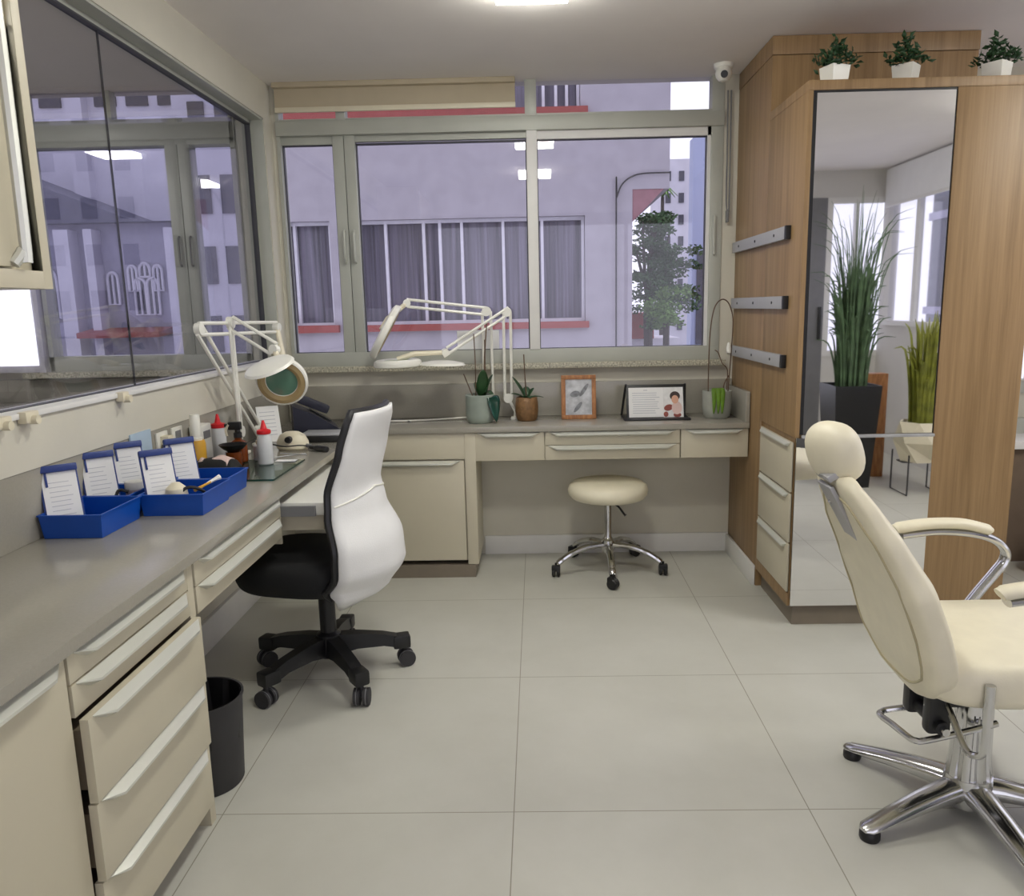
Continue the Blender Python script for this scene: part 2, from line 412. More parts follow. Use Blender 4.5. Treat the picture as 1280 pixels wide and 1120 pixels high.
# other walls
w = MB(); w.box(XR, XR + 0.1, YF, 1.3, 0, 1.16); w.box(XR, XR + 0.1, 3.7, YB, 0, 1.16); w.box(XR, XR + 0.1, 1.3, 3.7, 0, .75); w.box(XR, XR + 0.1, YF, YB, 2.30, ZC); w.box(XR, XR + 0.1, 1.0, 1.3, 1.16, 2.30); w.box(XR, XR + 0.1, 3.7, YB, 1.16, 2.30); w.box(XR, XR + 0.1, YF, -0.9, 1.16, 2.30)
struct(w.build('wall_right', M['wall_white'], smooth=0), 'white right wall with window, seen only in the mirror', 'wall')
wn = thing('window_3', (XR, 0.0, 1.16), 'window in the right wall reflected in the tall mirror', 'window', kind='structure')
m = MB(); m.box(XR - 0.02, XR + 0.06, -0.9, 1.0, 1.13, 1.17); m.box(XR + 0.02, XR + 0.06, -0.42, -0.36, 1.16, 2.3); m.box(XR + 0.02, XR + 0.06, 0.95, 1.0, 1.16, 2.3)
m.build('window_frame', M['trim'], wn)
bx('pane', M['glass'], (XR + 0.04, XR + 0.045, -0.9, 1.0, 1.17, 2.3), wn, smooth=0)
bl = thing('roller_blind', (XR - 0.03, 0.0, 2.2), 'white roller blind over the right wall window, reflected in the mirror', 'blind')
bx('fabric', M['paper'], (XR - 0.035, XR - 0.030, -0.9, 1.0, 2.16, 2.46), bl)
bx('bottom_rail', M['trim'], (XR - 0.042, XR - 0.025, -0.9, 1.0, 2.14, 2.165), bl, 0.003)
w = MB(); w.box(XL - 0.14, 2.36, YF - 0.1, YF, 0, 0.4); w.box(XL - 0.14, 2.36, YF - 0.1, YF, 2.38, ZC); w.box(2.16, 2.36, YF - 0.1, YF, 0.4, 2.38); w.box(XL - 0.14, -1.2, YF - 0.1, YF, 0.4, 2.38); w.box(2.36, XR + 0.1, YF - 0.1, YF, 2.25, ZC); w.box(2.60, XR + 0.1, YF - 0.1, YF, 0, 0.85)
struct(w.build('wall_front', M['wall_white'], smooth=0), 'white wall behind the camera with window and door', 'wall')
dr = thing('door_1', (2.48, -1.0, 0), 'grey door leaf reflected at the left of the mirror', 'door', kind='structure')
bx('door_leaf', M['grey'], (2.36, 2.60, -1.04, -0.99, 0, 2.25), dr, 0.003)
m = MB(); m.box(2.55, 2.575, -0.985, -0.965, 1.0, 1.3, 0.004); m.build('door_handle', M['black'], dr)
wn = thing('window_4', (2.85, -1.0, 0.85), 'bright tall window in the far wall reflected in the mirror', 'window', kind='structure')
m = MB()
for a in ((2.60, 2.65, -1.05, -0.99, .85, 2.25), (2.65, 3.1, -1.05, -0.99, .85, .9), (2.65, 3.1, -1.05, -0.99, 2.2, 2.25), (2.85, 2.88, -1.05, -0.99, .9, 2.2)): m.box(*a)
m.build('window_frame', M['trim'], wn)
bx('pane', M['glass'], (2.65, 3.10, -1.03, -1.025, .9, 2.2), wn, smooth=0)

wn = thing('fill_window', (0.5, -1.0, 0.4), 'added wide opening behind the camera that lets in fill daylight', 'window', kind='structure')  # unseen opening added to brighten ceiling and walls with soft daylight
m = MB(); m.box(-1.2, 2.16, -1.08, -1.02, .38, .42); m.box(-1.2, 2.16, -1.08, -1.02, 2.35, 2.39)
for x in (-1.2, -.08, 1.04, 2.12): m.box(x, x + .04, -1.08, -1.02, .4, 2.38)
m.build('window_frame', M['trim'], wn)
wn = thing('window_8', (XR, 2.5, .75), 'wide window in the right wall lighting the styling chair', 'window', kind='structure')
m = MB(); m.box(XR + .02, XR + .08, 1.3, 3.7, .75, .80); m.box(XR + .02, XR + .08, 1.3, 3.7, 2.26, 2.30)
for y in (1.3, 2.48, 3.66): m.box(XR + .02, XR + .08, y, y + .04, .75, 2.3)
m.build('window_frame', M['trim'], wn)
# baseboards
struct(bx('baseboard_back', M['trim'], (-0.31, 1.035, 4.253, YB, 0, 0.105), bev=0.003), 'white baseboard along the back wall under the drawers', 'baseboard')
struct(bx('baseboard_left', M['trim'], (XLOW, XLOW + 0.018, 1.95, 3.86, 0, 0.13), bev=0.003), 'white baseboard along the left wall under the worktop', 'baseboard')
struct(bx('baseboard_right', M['trim'], (1.019, 1.034, 3.70, 4.253, 0, 0.10), bev=0.003), 'white baseboard at the foot of the tall oak cabinet', 'baseboard')

# right back corner
wn = thing('window_5', (2.5, YB, 0.85), 'window behind the oak cabinet at the right edge of the photo', 'window', kind='structure')
m = MB(); m.box(1.98, XR, 4.25, 4.33, .85, .92); m.box(1.98, 2.03, 4.25, 4.33, .92, 2.3); m.box(2.62, 2.68, 4.25, 4.33, .92, 2.3); m.box(1.98, XR, 4.25, 4.33, 2.24, 2.3)
m.build('window_frame', M['frame'], wn)
bx('pane', M['glass'], (2.03, XR, 4.30, 4.304, .92, 2.24), wn, smooth=0)
sb = thing('wall_bench', (2.5, 4.1, 0.0), 'brown cupboard under a pale ledge behind the oak cabinet at the right', 'cabinet')
bx('top', M['trim'], (1.96, XR - 0.01, 3.96, 4.245, .60, .64), sb, .004)
bx('body', M['brown_panel'], (1.98, XR - 0.02, 4.0, 4.245, 0.0, .60), sb)
bx('upstand', M['frame'], (1.96, XR - 0.01, 4.20, 4.248, .64, .72), sb)

# ------------------------------------------------------------------ built-in furniture
def frame_mat(o, t, n):
    t, n = V(t), V(n)
    return Matrix(((t.x, n.x, 0, o[0]), (t.y, n.y, 0, o[1]), (t.z, n.z, 1, o[2]), (0, 0, 0, 1)))
def edge_handle(parent, F, a0, a1, z, out=0.0, d=0.024, h=0.026, mit=0.05):
    """sloping aluminium lip along the top of a front; F maps (along, out, z)"""
    m = MB(); b = out
    sec = lambda a, k: [(a, b, z + 0.001), (a, b + d * k, z - 0.010 * k), (a, b + d * k, z - 0.016 * k), (a, b, z - h * k - 0.001)]
    rings = [sec(a0 + 0.004, 0.05), sec(a0 + mit, 1), sec(a1 - mit, 1), sec(a1 - 0.004, 0.05)]
    m.loft(rings, mat=F)
    return m.build('handle', M['handle'], parent)
def front(parent, name, F, a0, a1, z0, z1, th=0.018, out=0.0, handle=True, mat='cab', hz=None, **hk):
    p = MB().box(a0, a1, out, out + th, z0, z1, 0.0015, mat=F).build(name, M[mat], parent)
    if handle: edge_handle(p, F, a0 + 0.012, a1 - 0.012, (z1 if hz is None else hz), out + th, **hk)
    return p

# left run: outward +x, along +y
FL = frame_mat((-0.913, 0, 0), (0, 1, 0), (1, 0, 0))
wt = thing('worktop', (-1.12, 2.4, 0.735), 'long grey quartz worktop along the left wall, carrying the blue trays', 'worktop')
m = MB(); m.box(XLOW + 0.001, XE, 0.2, 4.268, 0.736, ZL, 0.002); m.build('slab', M['granite'], wt)
bx('backsplash', M['granite'], (XLOW + 0.001, XLOW + 0.022, 0.2, 4.268, ZL, 0.955), wt, 0.002)

cb = thing('base_cabinet', (-1.1, 1.0, 0), 'beige door cabinet under the left worktop, nearest the camera at bottom left', 'cabinet')
bx('body', M['cab'], (XLOW + .002, -0.914, 0.3, 1.378, 0.07, 0.735), cb)
bx('plinth', M['plinth'], (XLOW + .01, -0.96, 0.3, 1.378, 0, 0.07), cb)
front(cb, 'door', FL, 0.80, 1.376, 0.075, 0.725, hz=0.725)
front(cb, 'door', FL, 0.305, 0.795, 0.075, 0.725, hz=0.725)

dc = thing('drawer_unit', (-1.1, 1.64, 0), 'beige five-drawer unit under the left worktop, lower drawers slightly pulled out', 'cabinet')
m = MB(); m.box(XLOW + .002, -0.914, 1.38, 1.40, 0.07, 0.735); m.box(XLOW + .002, -0.897, 1.905, 1.937, 0.0, 0.735, .001); m.box(XLOW + .002, -1.30, 1.40, 1.905, .07, .735); m.box(XLOW + .002, -.93, 1.40, 1.905, .07, .085)
m.build('body', M['cab'], dc)
bx('plinth', M['plinth'], (XLOW + .01, -0.965, 1.38, 1.905, 0, 0.068), dc)
zz = [(0.667, 0.727, 0), (0.600, 0.664, 0.002), (0.420, 0.596, 0.026), (0.248, 0.416, 0.022), (0.075, 0.244, 0.014)]
for z0, z1, o in zz:
    d = front(dc, 'drawer', FL, 1.385, 1.900, z0, z1, out=o)
    if o > .01:
        MB().box(1.40, 1.885, o - .25, o, z0 + .02, z1 - .03, mat=FL).build('drawer_box', M['cab_in'], d)

pd = thing('pencil_drawer_unit', (-1.1, 2.29, 0.585), 'shallow beige two-drawer box under the left worktop above the waste bin', 'drawers')
m = MB(); m.box(XLOW + .002, -0.916, 1.938, 2.640, 0.585, 0.735); m.build('body', M['cab'], pd)
front(pd, 'drawer', FL, 1.945, 2.636, 0.660, 0.730); front(pd, 'drawer', FL, 1.945, 2.636, 0.586, 0.657)

po = thing('open_drawer', (-0.95, 3.0, 0.60), 'shallow white drawer pulled open beneath the left worktop beside the white chair', 'drawer')
bx('tray', M['white'], (-1.30, -0.742, 2.67, 3.36, 0.655, 0.700), po, .002)
bx('drawer_box', M['cab'], (-1.30, -0.76, 2.68, 3.35, 0.60, 0.656), po)
bx('runner', M['grey'], (-1.30, -0.78, 2.655, 2.668, 0.655, 0.690), po)
bx('drawer_front', M['cab'], (-0.742, -0.722, 2.66, 3.37, 0.625, 0.705), po, .002)
m = MB(); m.box(-0.722, -0.70, 2.70, 3.33, .69, .70, .002); m.build('handle', M['handle'], po)
bx('side_rail', M['cab'], (-1.34, -0.90, 2.645, 2.655, 0.56, 0.735), po)

# back run: outward -y, along +x
FB = frame_mat((0, 3.898, 0), (1, 0, 0), (0, -1, 0))
wt = thing('worktop', (0.08, 4.05, 0.747), 'grey quartz worktop under the back window carrying pots and photo frames', 'worktop')
bx('slab', M['granite'], (XE, 1.032, YE, 4.268, 0.747, ZB), wt, 0.002)
bx('backsplash', M['granite'], (-1.35, 1.032, 4.248, 4.268, ZB, 0.955), wt, 0.002)
bx('end_upstand', M['granite'], (1.012, 1.033, YE + .01, 4.248, ZB, 0.925), wt, 0.002)

bc = thing('base_cabinet', (-0.55, 4.08, 0), 'beige single-door cabinet under the back worktop behind the white chair', 'cabinet')
bx('body', M['cab'], (-0.895, -0.372, 3.90, 4.268, 0.085, 0.615), bc)
bx('end_panel', M['cab'], (-0.372, -0.318, 3.878, 4.25, 0.068, 0.745), bc, .0015)
bx('top_panel', M['cab'], (-0.895, -0.326, 3.880, 3.90, 0.615, 0.745), bc, .0015)
front(bc, 'door', FB, -0.86, -0.378, 0.09, 0.606, hz=0.606)
bx('plinth', M['plinth'], (-0.895, -0.335, 3.875, 4.24, 0, 0.066), bc)

du = thing('hanging_drawer_unit', (0.36, 4.05, 0.60), 'row of beige hanging drawers under the back worktop above the stool', 'drawers')
bx('body', M['cab'], (-0.317, 1.032, 3.90, 4.25, 0.600, 0.746), du)
front(du, 'drawer', FB, -0.322, 0.024, 0.602, 0.744)
front(du, 'drawer', FB, 0.029, 0.694, 0.676, 0.744); front(du, 'drawer', FB, 0.029, 0.694, 0.602, 0.673)
front(du, 'drawer', FB, 0.700, 1.030, 0.602, 0.744)

# ------------------------------------------------------------------ oak cabinets on the right
tc = thing('tall_cabinet', (1.48, 3.98, 0), 'tall oak veneer cabinet reaching the ceiling beside the back window', 'cabinet')
m = MB(); m.box(1.036, 1.918, 3.694, 4.266, 0.0, 2.40, .001); m.build('body', M['wood'], tc)
m = MB(); m.box(1.034, 1.920, 3.690, 4.266, 2.402, 2.478, .002); m.build('top_fascia', M['wood'], tc)

mc = thing('mirror_cabinet', (1.48, 3.44, 0), 'oak cabinet with a tall mirror on its front and beige side drawers', 'cabinet')
m = MB(); m.box(1.040, 1.918, 3.205, 3.691, 0.09, 2.130); m.build('body', M['wood'], mc)
m = MB(); m.box(1.033, 1.920, 3.190, 3.692, 2.132, 2.168, .002); m.build('top_panel', M['wood'], mc)
m = MB(); m.box(1.590, 1.920, 3.188, 3.205, 0.09, 2.131, .001); m.build('front_panel', M['wood'], mc)
m = MB(); m.box(1.033, 1.052, 3.188, 3.691, 0.81, 2.131, .001); m.build('side_panel', M['wood'], mc)
m = MB(); m.box(1.033, 1.040, 3.67, 3.691, 0.09, .81); m.box(1.033, 1.040, 3.20, 3.67, 0.09, .145); m.build('side_frame', M['wood'], mc)
bx('plinth', M['plinth'], (1.060, 1.900, 3.215, 3.68, 0, 0.09), mc)
bx('mirror_frame', M['black'], (1.054, 1.590, 3.192, 3.204, 0.822, 2.131), mc)
bx('mirror', M['mirror'], (1.066, 1.583, 3.188, 3.193, 0.822, 2.122), mc)
bx('lower_mirror', M['mirror'], (1.042, 1.590, 3.188, 3.196, 0.093, 0.808), mc)
bx('ledge', M['steel'], (1.060, 1.590, 3.176, 3.192, 0.808, 0.820), mc, .002)
FS = frame_mat((1.036, 0, 0), (0, 1, 0), (-1, 0, 0))
for z0 in (0.150, 0.365, 0.580):
    p = MB().box(3.205, 3.662, 0.0, 0.008, z0, z0 + 0.208, .001, mat=FS).build('side_drawer', M['cab'], mc)
    edge_handle(p, FS, 3.22, 3.65, z0 + 0.205, 0.008, d=0.016, h=0.02, mit=.03)

rl = []
for z, lab in ((1.630, 'topmost grey metal tool rail on the side of the oak cabinet'), (1.350, 'middle grey metal tool rail on the side of the oak cabinet'), (1.108, 'lowest grey metal tool rail on the oak cabinet, just above the worktop')):
    r = thing('tool_rail', (1.033, 3.79, z - .027), lab, 'rail', 'tool rails on the oak cabinet')
    bx('bar', M['steel'], (1.012, 1.0325, 3.352, 4.235, z - .026, z + .026), r, .002)
    bx('end_cap', M['black'], (1.010, 1.0325, 3.333, 3.353, z - .027, z + .027), r, .002)
    for y in (3.50, 3.80, 4.10):
        MB().cyl((1.0095, y, z), (1.0125, y, z), .006, n=10).build('screw', M['rubber'], r)

# white cube pots on top
def top_pot(x, y, rot, seed, label):
    rnd = random.Random(seed)
    t = thing('potted_plant', (x, y, 2.168), label, 'plant', 'small plants on top of the mirror cabinet', rotz=rot)
    m = MB(); s = .034; k = .040
    rings = []
    for (h, q) in ((0, s), (.066, k), (.066, k - .005), (.055, k - .006)): rings.append([(-q, -q, h), (q, -q, h), (q, q, h), (-q, q, h)])
    m.loft(rings); m.build('pot', M['white'], t, local=True, smooth=0)
    m = MB()
    for i in range(150):
        a = rnd.uniform(0, 2 * PI); r = rnd.uniform(0, .080) ; h = .066 + rnd.uniform(0, .10) * (1.1 - r / .09)
        c = V((r * math.cos(a), r * math.sin(a), h)); d = V((rnd.uniform(-1, 1), rnd.uniform(-1, 1), rnd.uniform(-.3, 1))).normalized()
        q = d.orthogonal().normalized(); q = Matrix.Rotation(rnd.uniform(0, 6), 3, d) @ q; n = d.cross(q); l = rnd.uniform(.010, .019)
        m._add([c, c + d * l + q * l * .5 + n * .004, c + d * 2 * l, c + d * l - q * l * .5 + n * .004], [(0, 1, 2, 3)])
    m.build('foliage', M['green'], t, local=True, solid=.0008)
    return t
top_pot(1.155, 3.27, .35, 1, 'bushy green plant in a white cube pot, left of three on the mirror cabinet')
top_pot(1.430, 3.28, .8, 2, 'dark green plant in a shiny white pot, middle of three on the mirror cabinet')
top_pot(1.775, 3.28, .6, 3, 'spreading green plant in a white cube pot, right of three on the mirror cabinet')

# security camera
cm = thing('security_camera', (0.915, 4.09, 2.48), 'white dome security camera on the ceiling above the window corner', 'camera')
m = MB(); m.lathe([(0, 2.479), (.048, 2.479), (.046, 2.462), (.036, 2.452), (0, 2.450)], (0.915, 4.09, 0)); m.build('mount', M['white'], cm)
T = Matrix.Translation((0.912, 4.075, 2.432))
m = MB(); m.lathe([(0, -.040), (.022, -.034), (.036, -.016), (.040, .004), (.033, .024), (.016, .036), (0, .04)], n=24, mat=T); m.build('head', M['white'], cm)
m = MB(); m.cyl((0.908, 4.042, 2.422), (0.906, 4.034, 2.420), .017, n=18); m.build('lens', M['black'], cm)

# ------------------------------------------------------------------ ceiling light panels
def led(x, y, label):
    t = thing('ceiling_light', (x, y, 2.48), label, 'light', 'square LED ceiling panels')
    bx('base', M['trim'], (x - .122, x + .122, y - .122, y + .122, 2.468, 2.4795), t)
    bx('diffuser', M['led'], (x - .13, x + .13, y - .13, y + .13, 2.436, 2.468), t, .004)
led(0.0, 3.005, 'square white ceiling light at the top edge of the photo')
led(0.0, 1.80, 'square ceiling light behind the visible one, reflected in the back window')
led(2.60, 2.30, 'added square ceiling light for the right side, clear of the mirror view')  # extra lamp added to light the right floor and cabinet front
led(2.75, 1.60, 'added square ceiling light near the right wall, out of view')  # second added lamp, placed where no reflection shows it
led(-2.90, 2.90, 'square ceiling light in the next room near its window')
led(-2.90, 1.50, 'square ceiling light deeper in the next room')

# ------------------------------------------------------------------ wall cabinet top left
uc = thing('wall_cabinet', (-1.17, 1.2, 1.41), 'beige wall cabinet with an aluminium handle at the top left edge', 'cabinet')
bx('body', M['cab'], (XL + .002, -1.018, 0.75, 1.655, 1.41, 2.40), uc, .001)
m = MB(); m.box(-1.018, -0.995, 1.628, 1.655, 1.41, 2.40, .001); m.box(-1.018, -0.995, 0.75, 1.628, 1.41, 1.445, .001); m.build('face_frame', M['cab'], uc)
bx('door', M['cab'], (-1.018, -1.000, 0.80, 1.545, 1.45, 2.38), uc, .001)
m = MB(); m.tube(smooth_path([(-0.998, 1.548, 2.38), (-0.985, 1.565, 2.2), (-0.985, 1.565, 1.52), (-0.99, 1.56, 1.48), (-1.0, 1.545, 1.455)]), .011, 8); m.build('handle', M['handle'], uc)

# ------------------------------------------------------------------ next room behind the glass
w = MB(); w.box(-4.6, XLOW - .12, YB, YB + .1, 0, 1.06); w.box(-4.6, -2.625, YB, YB + .1, 1.06, ZC); w.box(-1.53, XL - .14, YB, YB + .1, 1.06, ZC)
w.box(-4.7, -4.6, -1, YB + .1, 0, ZC); w.box(-4.6, XL - .14, -1.1, -1.0, 0, ZC)
struct(w.build('wall_next_room', M['wall_white'], smooth=0), 'pale walls of the next room behind the glass partition', 'wall')
struct(bx('ceiling_next_room', M['ceiling'], (-4.7, XL - .12, -1.1, YB + .12, ZC, ZC + .06)), 'ceiling of the next room seen through the glass', 'ceiling')
struct(bx('floor_next_room', M['floor'], (-4.7, XL - .12, -1.1, YB + .1, -.05, 0)), 'tiled floor of the next room', 'floor')
wn = thing('window_6', (-2.07, YB, 1.06), 'grey-green framed window of the next room seen through the glass partition', 'window', kind='structure')
m = MB(); m.box(-2.625, -1.53, 4.25, 4.34, 2.205, 2.335, .003); m.box(-2.625, -1.53, 4.25, 4.34, 1.06, 1.14, .003); m.box(-1.555, -1.53, 4.25, 4.34, 1.06, ZC)
m.box(-1.895, -1.832, 4.25, 4.33, 1.14, 2.21, .003); m.box(-1.828, -1.765, 4.25, 4.33, 1.14, 2.21, .003); m.box(-2.625, -2.60, 4.25, 4.34, 1.06, ZC)
m.box(-2.19, -2.16, 4.27, 4.33, 2.33, ZC)
m.build('window_frame', M['frame'], wn)
for x0, x1, z0, z1 in ((-2.6, -1.895, 1.14, 2.21), (-1.765, -1.555, 1.14, 2.21), (-2.6, -1.555, 2.335, ZC)):
    bx('pane', M['glass'], (x0, x1, 4.305, 4.309, z0, z1), wn, smooth=0)
m = MB()
for x in (-1.80, -1.86): m.tube(smooth_path([(x, 4.25, 1.60), (x, 4.235, 1.62), (x, 4.235, 1.73), (x, 4.25, 1.75)]), .006, 8)
m.build('latch', M['grey'], wn)
bx('window_sill', M['sill'], (-2.75, -1.48, 4.20, 4.275, 1.03, 1.06), wn)
nc = thing('worktop', (-2.2, 3.95, 0.86), 'dark grey worktop of the next room seen low through the glass', 'worktop')
bx('slab', M['granite'], (-3.6, -1.50, 3.62, 4.268, .87, .90), nc, .002)
bx('backsplash', M['granite'], (-3.6, -1.50, 4.248, 4.268, .90, 1.02), nc, .002)
bx('body', M['cab'], (-3.6, -1.50, 3.66, 4.265, 0, .87), nc)
sn = thing('lit_rectangle', (-2.78, 4.2, 1.06), 'bright white lit screen in the next room, just below the wall cabinet', 'rectangle')  # bare white emitting rectangle; what it is stays unknown
bx('casing', M['pale_render'], (-2.94, -2.63, 4.215, 4.265, 1.06, 1.54), sn, .004)
bx('panel', M['rectangle'], (-2.92, -2.662, 4.208, 4.216, 1.098, 1.50), sn)
tag(MB().box(-2.42, -2.12, 3.75, 3.95, .901, .903).build('paper_sheet', M['paper']), 'white sheet lying on the dark worktop of the next room', 'paper')

# ------------------------------------------------------------------ outside
struct(bx('street', M['asphalt'], (-40, 40, 4.6, 80, -6.0, -5.9)), 'grey street outside below the windows', 'street')
ab = thing('apartment_building', (-0.9, 10.0, -5.9), 'lilac rendered building with terracotta window sills across the street', 'building')
YO = 10.0
m = MB()   # wall pieces round the window band and upper windows
x0, x1 = -3.45, 1.175
m.box(x0, x1, YO, YO + .5, -5.9, 1.16)
m.box(x0, x1, YO, YO + .5, 2.43, 3.66)
m.box(x0, -3.07, YO, YO + .5, 1.16, 2.43); m.box(-2.52, -2.22, YO, YO + .5, 1.16, 2.43); m.box(0.60, x1, YO, YO + .5, 1.16, 2.43)
m.box(x0, -3.07, YO, YO + .5, 3.66, 5.2); m.box(0.555, x1, YO, YO + .5, 3.66, 5.2); m.box(x0, x1, YO, YO + .5, 5.2, 9)
m.box(x0, x1, YO + .3, YO + 6, -5.9, 9)
m.build('wall', M['facade'], ab, smooth=0)
MB().box(x1, 1.62, YO, YO + 6, 2.72, 9).build('overhang', M['facade'], ab, smooth=0)
m = MB(); m.prism([(x1, 2.34), (1.56, 2.72), (x1, 2.72)], (0, YO + .01, 0), (1, 0, 0), (0, 0, 1), (0, 1, 0), 5.9); m.build('bracket', M['red_soffit'], ab, smooth=0)
for (a, b, z0, z1) in ((-2.26, 0.64, 1.085, 1.165), (-3.1, -2.46, 1.085, 1.175), (-3.1, 0.64, 3.57, 3.665)):
    bx('window_sill', M['red_sill'], (a, b, YO - .08, YO + .1, z0, z1), ab)
def owin(a, b, z0, z1, muls):
    fme = MB(); fme.box(a, b, YO + .10, YO + .16, z0, z0 + .04); fme.box(a, b, YO + .10, YO + .16, z1 - .04, z1)
    for q in [a] + list(muls) + [b - .04]: fme.box(q, q + .035, YO + .095, YO + .165, z0 + .002, z1 - .002)
    fo = fme.build('window', M['win_white'], ab)
    bx('pane', M['curtain'], (a, b, YO + .17, YO + .2, z0, z1), fo)
owin(-2.22, 0.60, 1.165, 2.43, (-1.87, -1.40, -1.20, -0.93, -0.42, 0.06))
owin(-3.07, -2.52, 1.165, 2.43, (-3.0,))
owin(-3.07, 0.555, 3.665, 5.2, (-2.2, -1.3, -.4, .1, .25, .38))
m = MB(); m.tube(smooth_path([(.977, YO - .03, -2), (.977, YO - .03, 2.50), (.985, YO - .03, 2.62), (1.02, YO - .03, 2.73), (1.08, YO - .03, 2.81), (1.17, YO - .03, 2.865), (1.3, YO - .03, 2.895), (1.62, YO - .03, 2.90)]), .009, 6); m.build('cable', M['rubber'], ab)

ch = thing('church_building', (-8, 19, -5.9), 'grey gabled church building with arched windows seen through the next room', 'building')
YC = 19.0
m = MB(); m.box(-13.6, -8.2, YC, YC + 6, -5.9, 3.45); m.build('wall', M['facade_dark'], ch, smooth=0)
m = MB(); m.prism([(-13.6, 3.45), (-13.6, 5.2), (-11.6, 4.4), (-9.2, 3.47), (-8.2, 3.45)], (0, YC - .3, 0), (1, 0, 0), (0, 0, 1), (0, 1, 0), 6.0); m.build('roof', M['roof'], ch, smooth=0)
m = MB(); m.box(-13.6, -8.6, YC + 2, YC + 7, 3.4, 10); m.box(-11.6, -11.2, YC + 1.7, YC + 2, 3.4, 10); tw = m.build('tower', M['pale_render'], ch, smooth=0)
for q in (-13.2, -12.4, -11.0, -10.2, -9.4): bx('window', M['dark_win'], (q, q + .55, YC + 1.95, YC + 2.05, 6.5, 7.2), tw)
m = MB()
for x, w_ in ((-11.05, .34), (-10.36, .2), (-8.5, .25)): m.box(x, x + w_, YC - .4, YC, -5.9, 3.3)
m.build('buttress', M['pale_render'], ch, smooth=0)
def arch(cx, w, z0, z1, deep=.06):
    pts = [(cx - w, z0), (cx + w, z0)]
    for i in range(13):
        a = PI * i / 12; pts.append((cx + w * math.cos(a), z1 - w + w * 1.3 * math.sin(a)))
    m = MB(); m.prism(pts, (0, YC - deep, 0), (1, 0, 0), (0, 0, 1), (0, 1, 0), deep + .02); o = m.build('arched_window', M['dark_win'], ch)
    fr = MB(); path = [(p[0], YC - deep - .02, p[1]) for p in pts]; fr.tube(path, .035, 6, closed=True); fr.tube([(cx, YC - deep - .02, z0), (cx, YC - deep - .02, z1)], .03, 6)
    fr.build('tracery', M['pale_render'], o)
arch(-9.32, .13, 1.35, 2.15); arch(-9.02, .13, 1.35, 2.15); arch(-9.17, .12, 2.22, 2.5); arch(-9.47, .1, 1.9, 2.45); arch(-8.87, .1, 1.9, 2.45); arch(-9.95, .12, 1.6, 2.3); arch(-11.5, .22, 1.3, 2.4); arch(-12.4, .22, 1.3, 2.4)
m = MB(); m.prism([(0, 0), (-.8, -.1), (-.8, -.22), (0, -.16)], (-10.55, YC, 1.06), (0, 1, 0), (0, 0, 1), (1, 0, 0), 1.9); tag(m.build('awning', M['red_sill']), 'red awning on the church front seen through the next room', 'awning')
bk = thing('apartment_building', (-5.7, 15.5, -5.9), 'tall pale building between the church and the lilac one', 'building')
m = MB(); m.box(-6.7, -5.55, 15.5, 17, -5.9, 8); m.box(-5.55, -5.35, 15.2, 17, -5.9, 8); m.build('wall', M['pale_render'], bk, smooth=0)
for zz_ in (.6, 1.9, 3.2, 4.5):
    for xx_ in (-6.4, -5.9): bx('window', M['dark_win'], (xx_, xx_ + .3, 15.46, 15.52, zz_, zz_ + .7), bk)

# right part of the view
def tower(name, label, a, mat, wins):
    t = thing(name, ((a[0] + a[1]) / 2, a[2], -5.9), label, 'building')
    MB().box(*a).build('wall', mat, t, smooth=0)
    nx, nz = wins
    for i in range(nx):
        for k in range(nz):
            x = a[0] + (i + .3) * (a[1] - a[0]) / nx; z = 0 + k * (a[5] - 0) / nz
            bx('window', M['dark_win'], (x, x + .4 * (a[1] - a[0]) / nx, a[2] - .05, a[2] + .05, z, z + .45 * (a[5]) / nz), t)
tower('tower_block', 'white apartment tower rising behind the tree', (6.4, 8.4, 42, 46, -5.9, 8.5), M['pale_render'], (3, 8))
tower('tower_block', 'blue-grey office tower at the right of the back window', (5.12, 7.5, 27, 27.6, -5.9, 6.6), M['blue_tower'], (4, 1))
tower('tower_block', 'tall pale tower with blue-grey windows, beyond the oak cabinet', (10.0, 15.0, 27, 33, -5.9, 9), M['pale_render'], (4, 6))
rb = thing('dark_block', (7.5, -6.0, -5.9), 'added dark block outside the right wall window, darkening its mirror reflection', 'building')  # stand-in added to darken the bright window seen in the mirror
bx('wall', M['dark_win'], (6.5, 9.0, -7.2, -3.0, -5.9, 7), rb, smooth=0)
m = MB()
for z in (-.4, 1.1, 2.6, 4.1): m.box(6.44, 6.5, -7.2, -3.0, z, z + .12)
m.build('floor_band', M['facade_dark'], rb, smooth=0)
rnd = random.Random(5)
def leafcloud(m, c, rad, n, l, squash=.8):
    for i in range(n):
        d = V((rnd.gauss(0, 1), rnd.gauss(0, 1), rnd.gauss(0, 1))).normalized(); r = rad * rnd.uniform(.35, 1) ; p = V(c) + V((d.x, d.y, d.z * squash)) * r
        t = V((rnd.uniform(-1, 1), rnd.uniform(-1, 1), rnd.uniform(-.6, .6))).normalized(); q = t.orthogonal().normalized(); q = Matrix.Rotation(rnd.uniform(0, 6.28), 3, t) @ q
        m._add([p - t * l, p + q * l * .55, p + t * l, p - q * l * .55], [(0, 1, 2, 3)])
tr = thing('leafy_tree', (2.75, 18, -5.9), 'dark green leafy tree beyond the lilac building', 'tree')
m = MB(); m.tube(smooth_path([(2.45, 18, -5.9), (2.5, 18, -1), (2.47, 18, 1.6), (2.6, 18, 3.0)]), [.13] * 6 + [.10] * 6 + [.06] * 7, 8)
for q in ((2.2, 18.2, 2.6), (3.1, 17.9, 2.3), (3.0, 18.3, 3.0), (2.3, 17.7, 3.1)): m.tube([(2.48, 18, 1.5), ((2.48 + q[0]) / 2, 18, 2.0), q], [.05, .04, .02], 6)
m.build('trunk', M['bark'], tr)
m = MB()
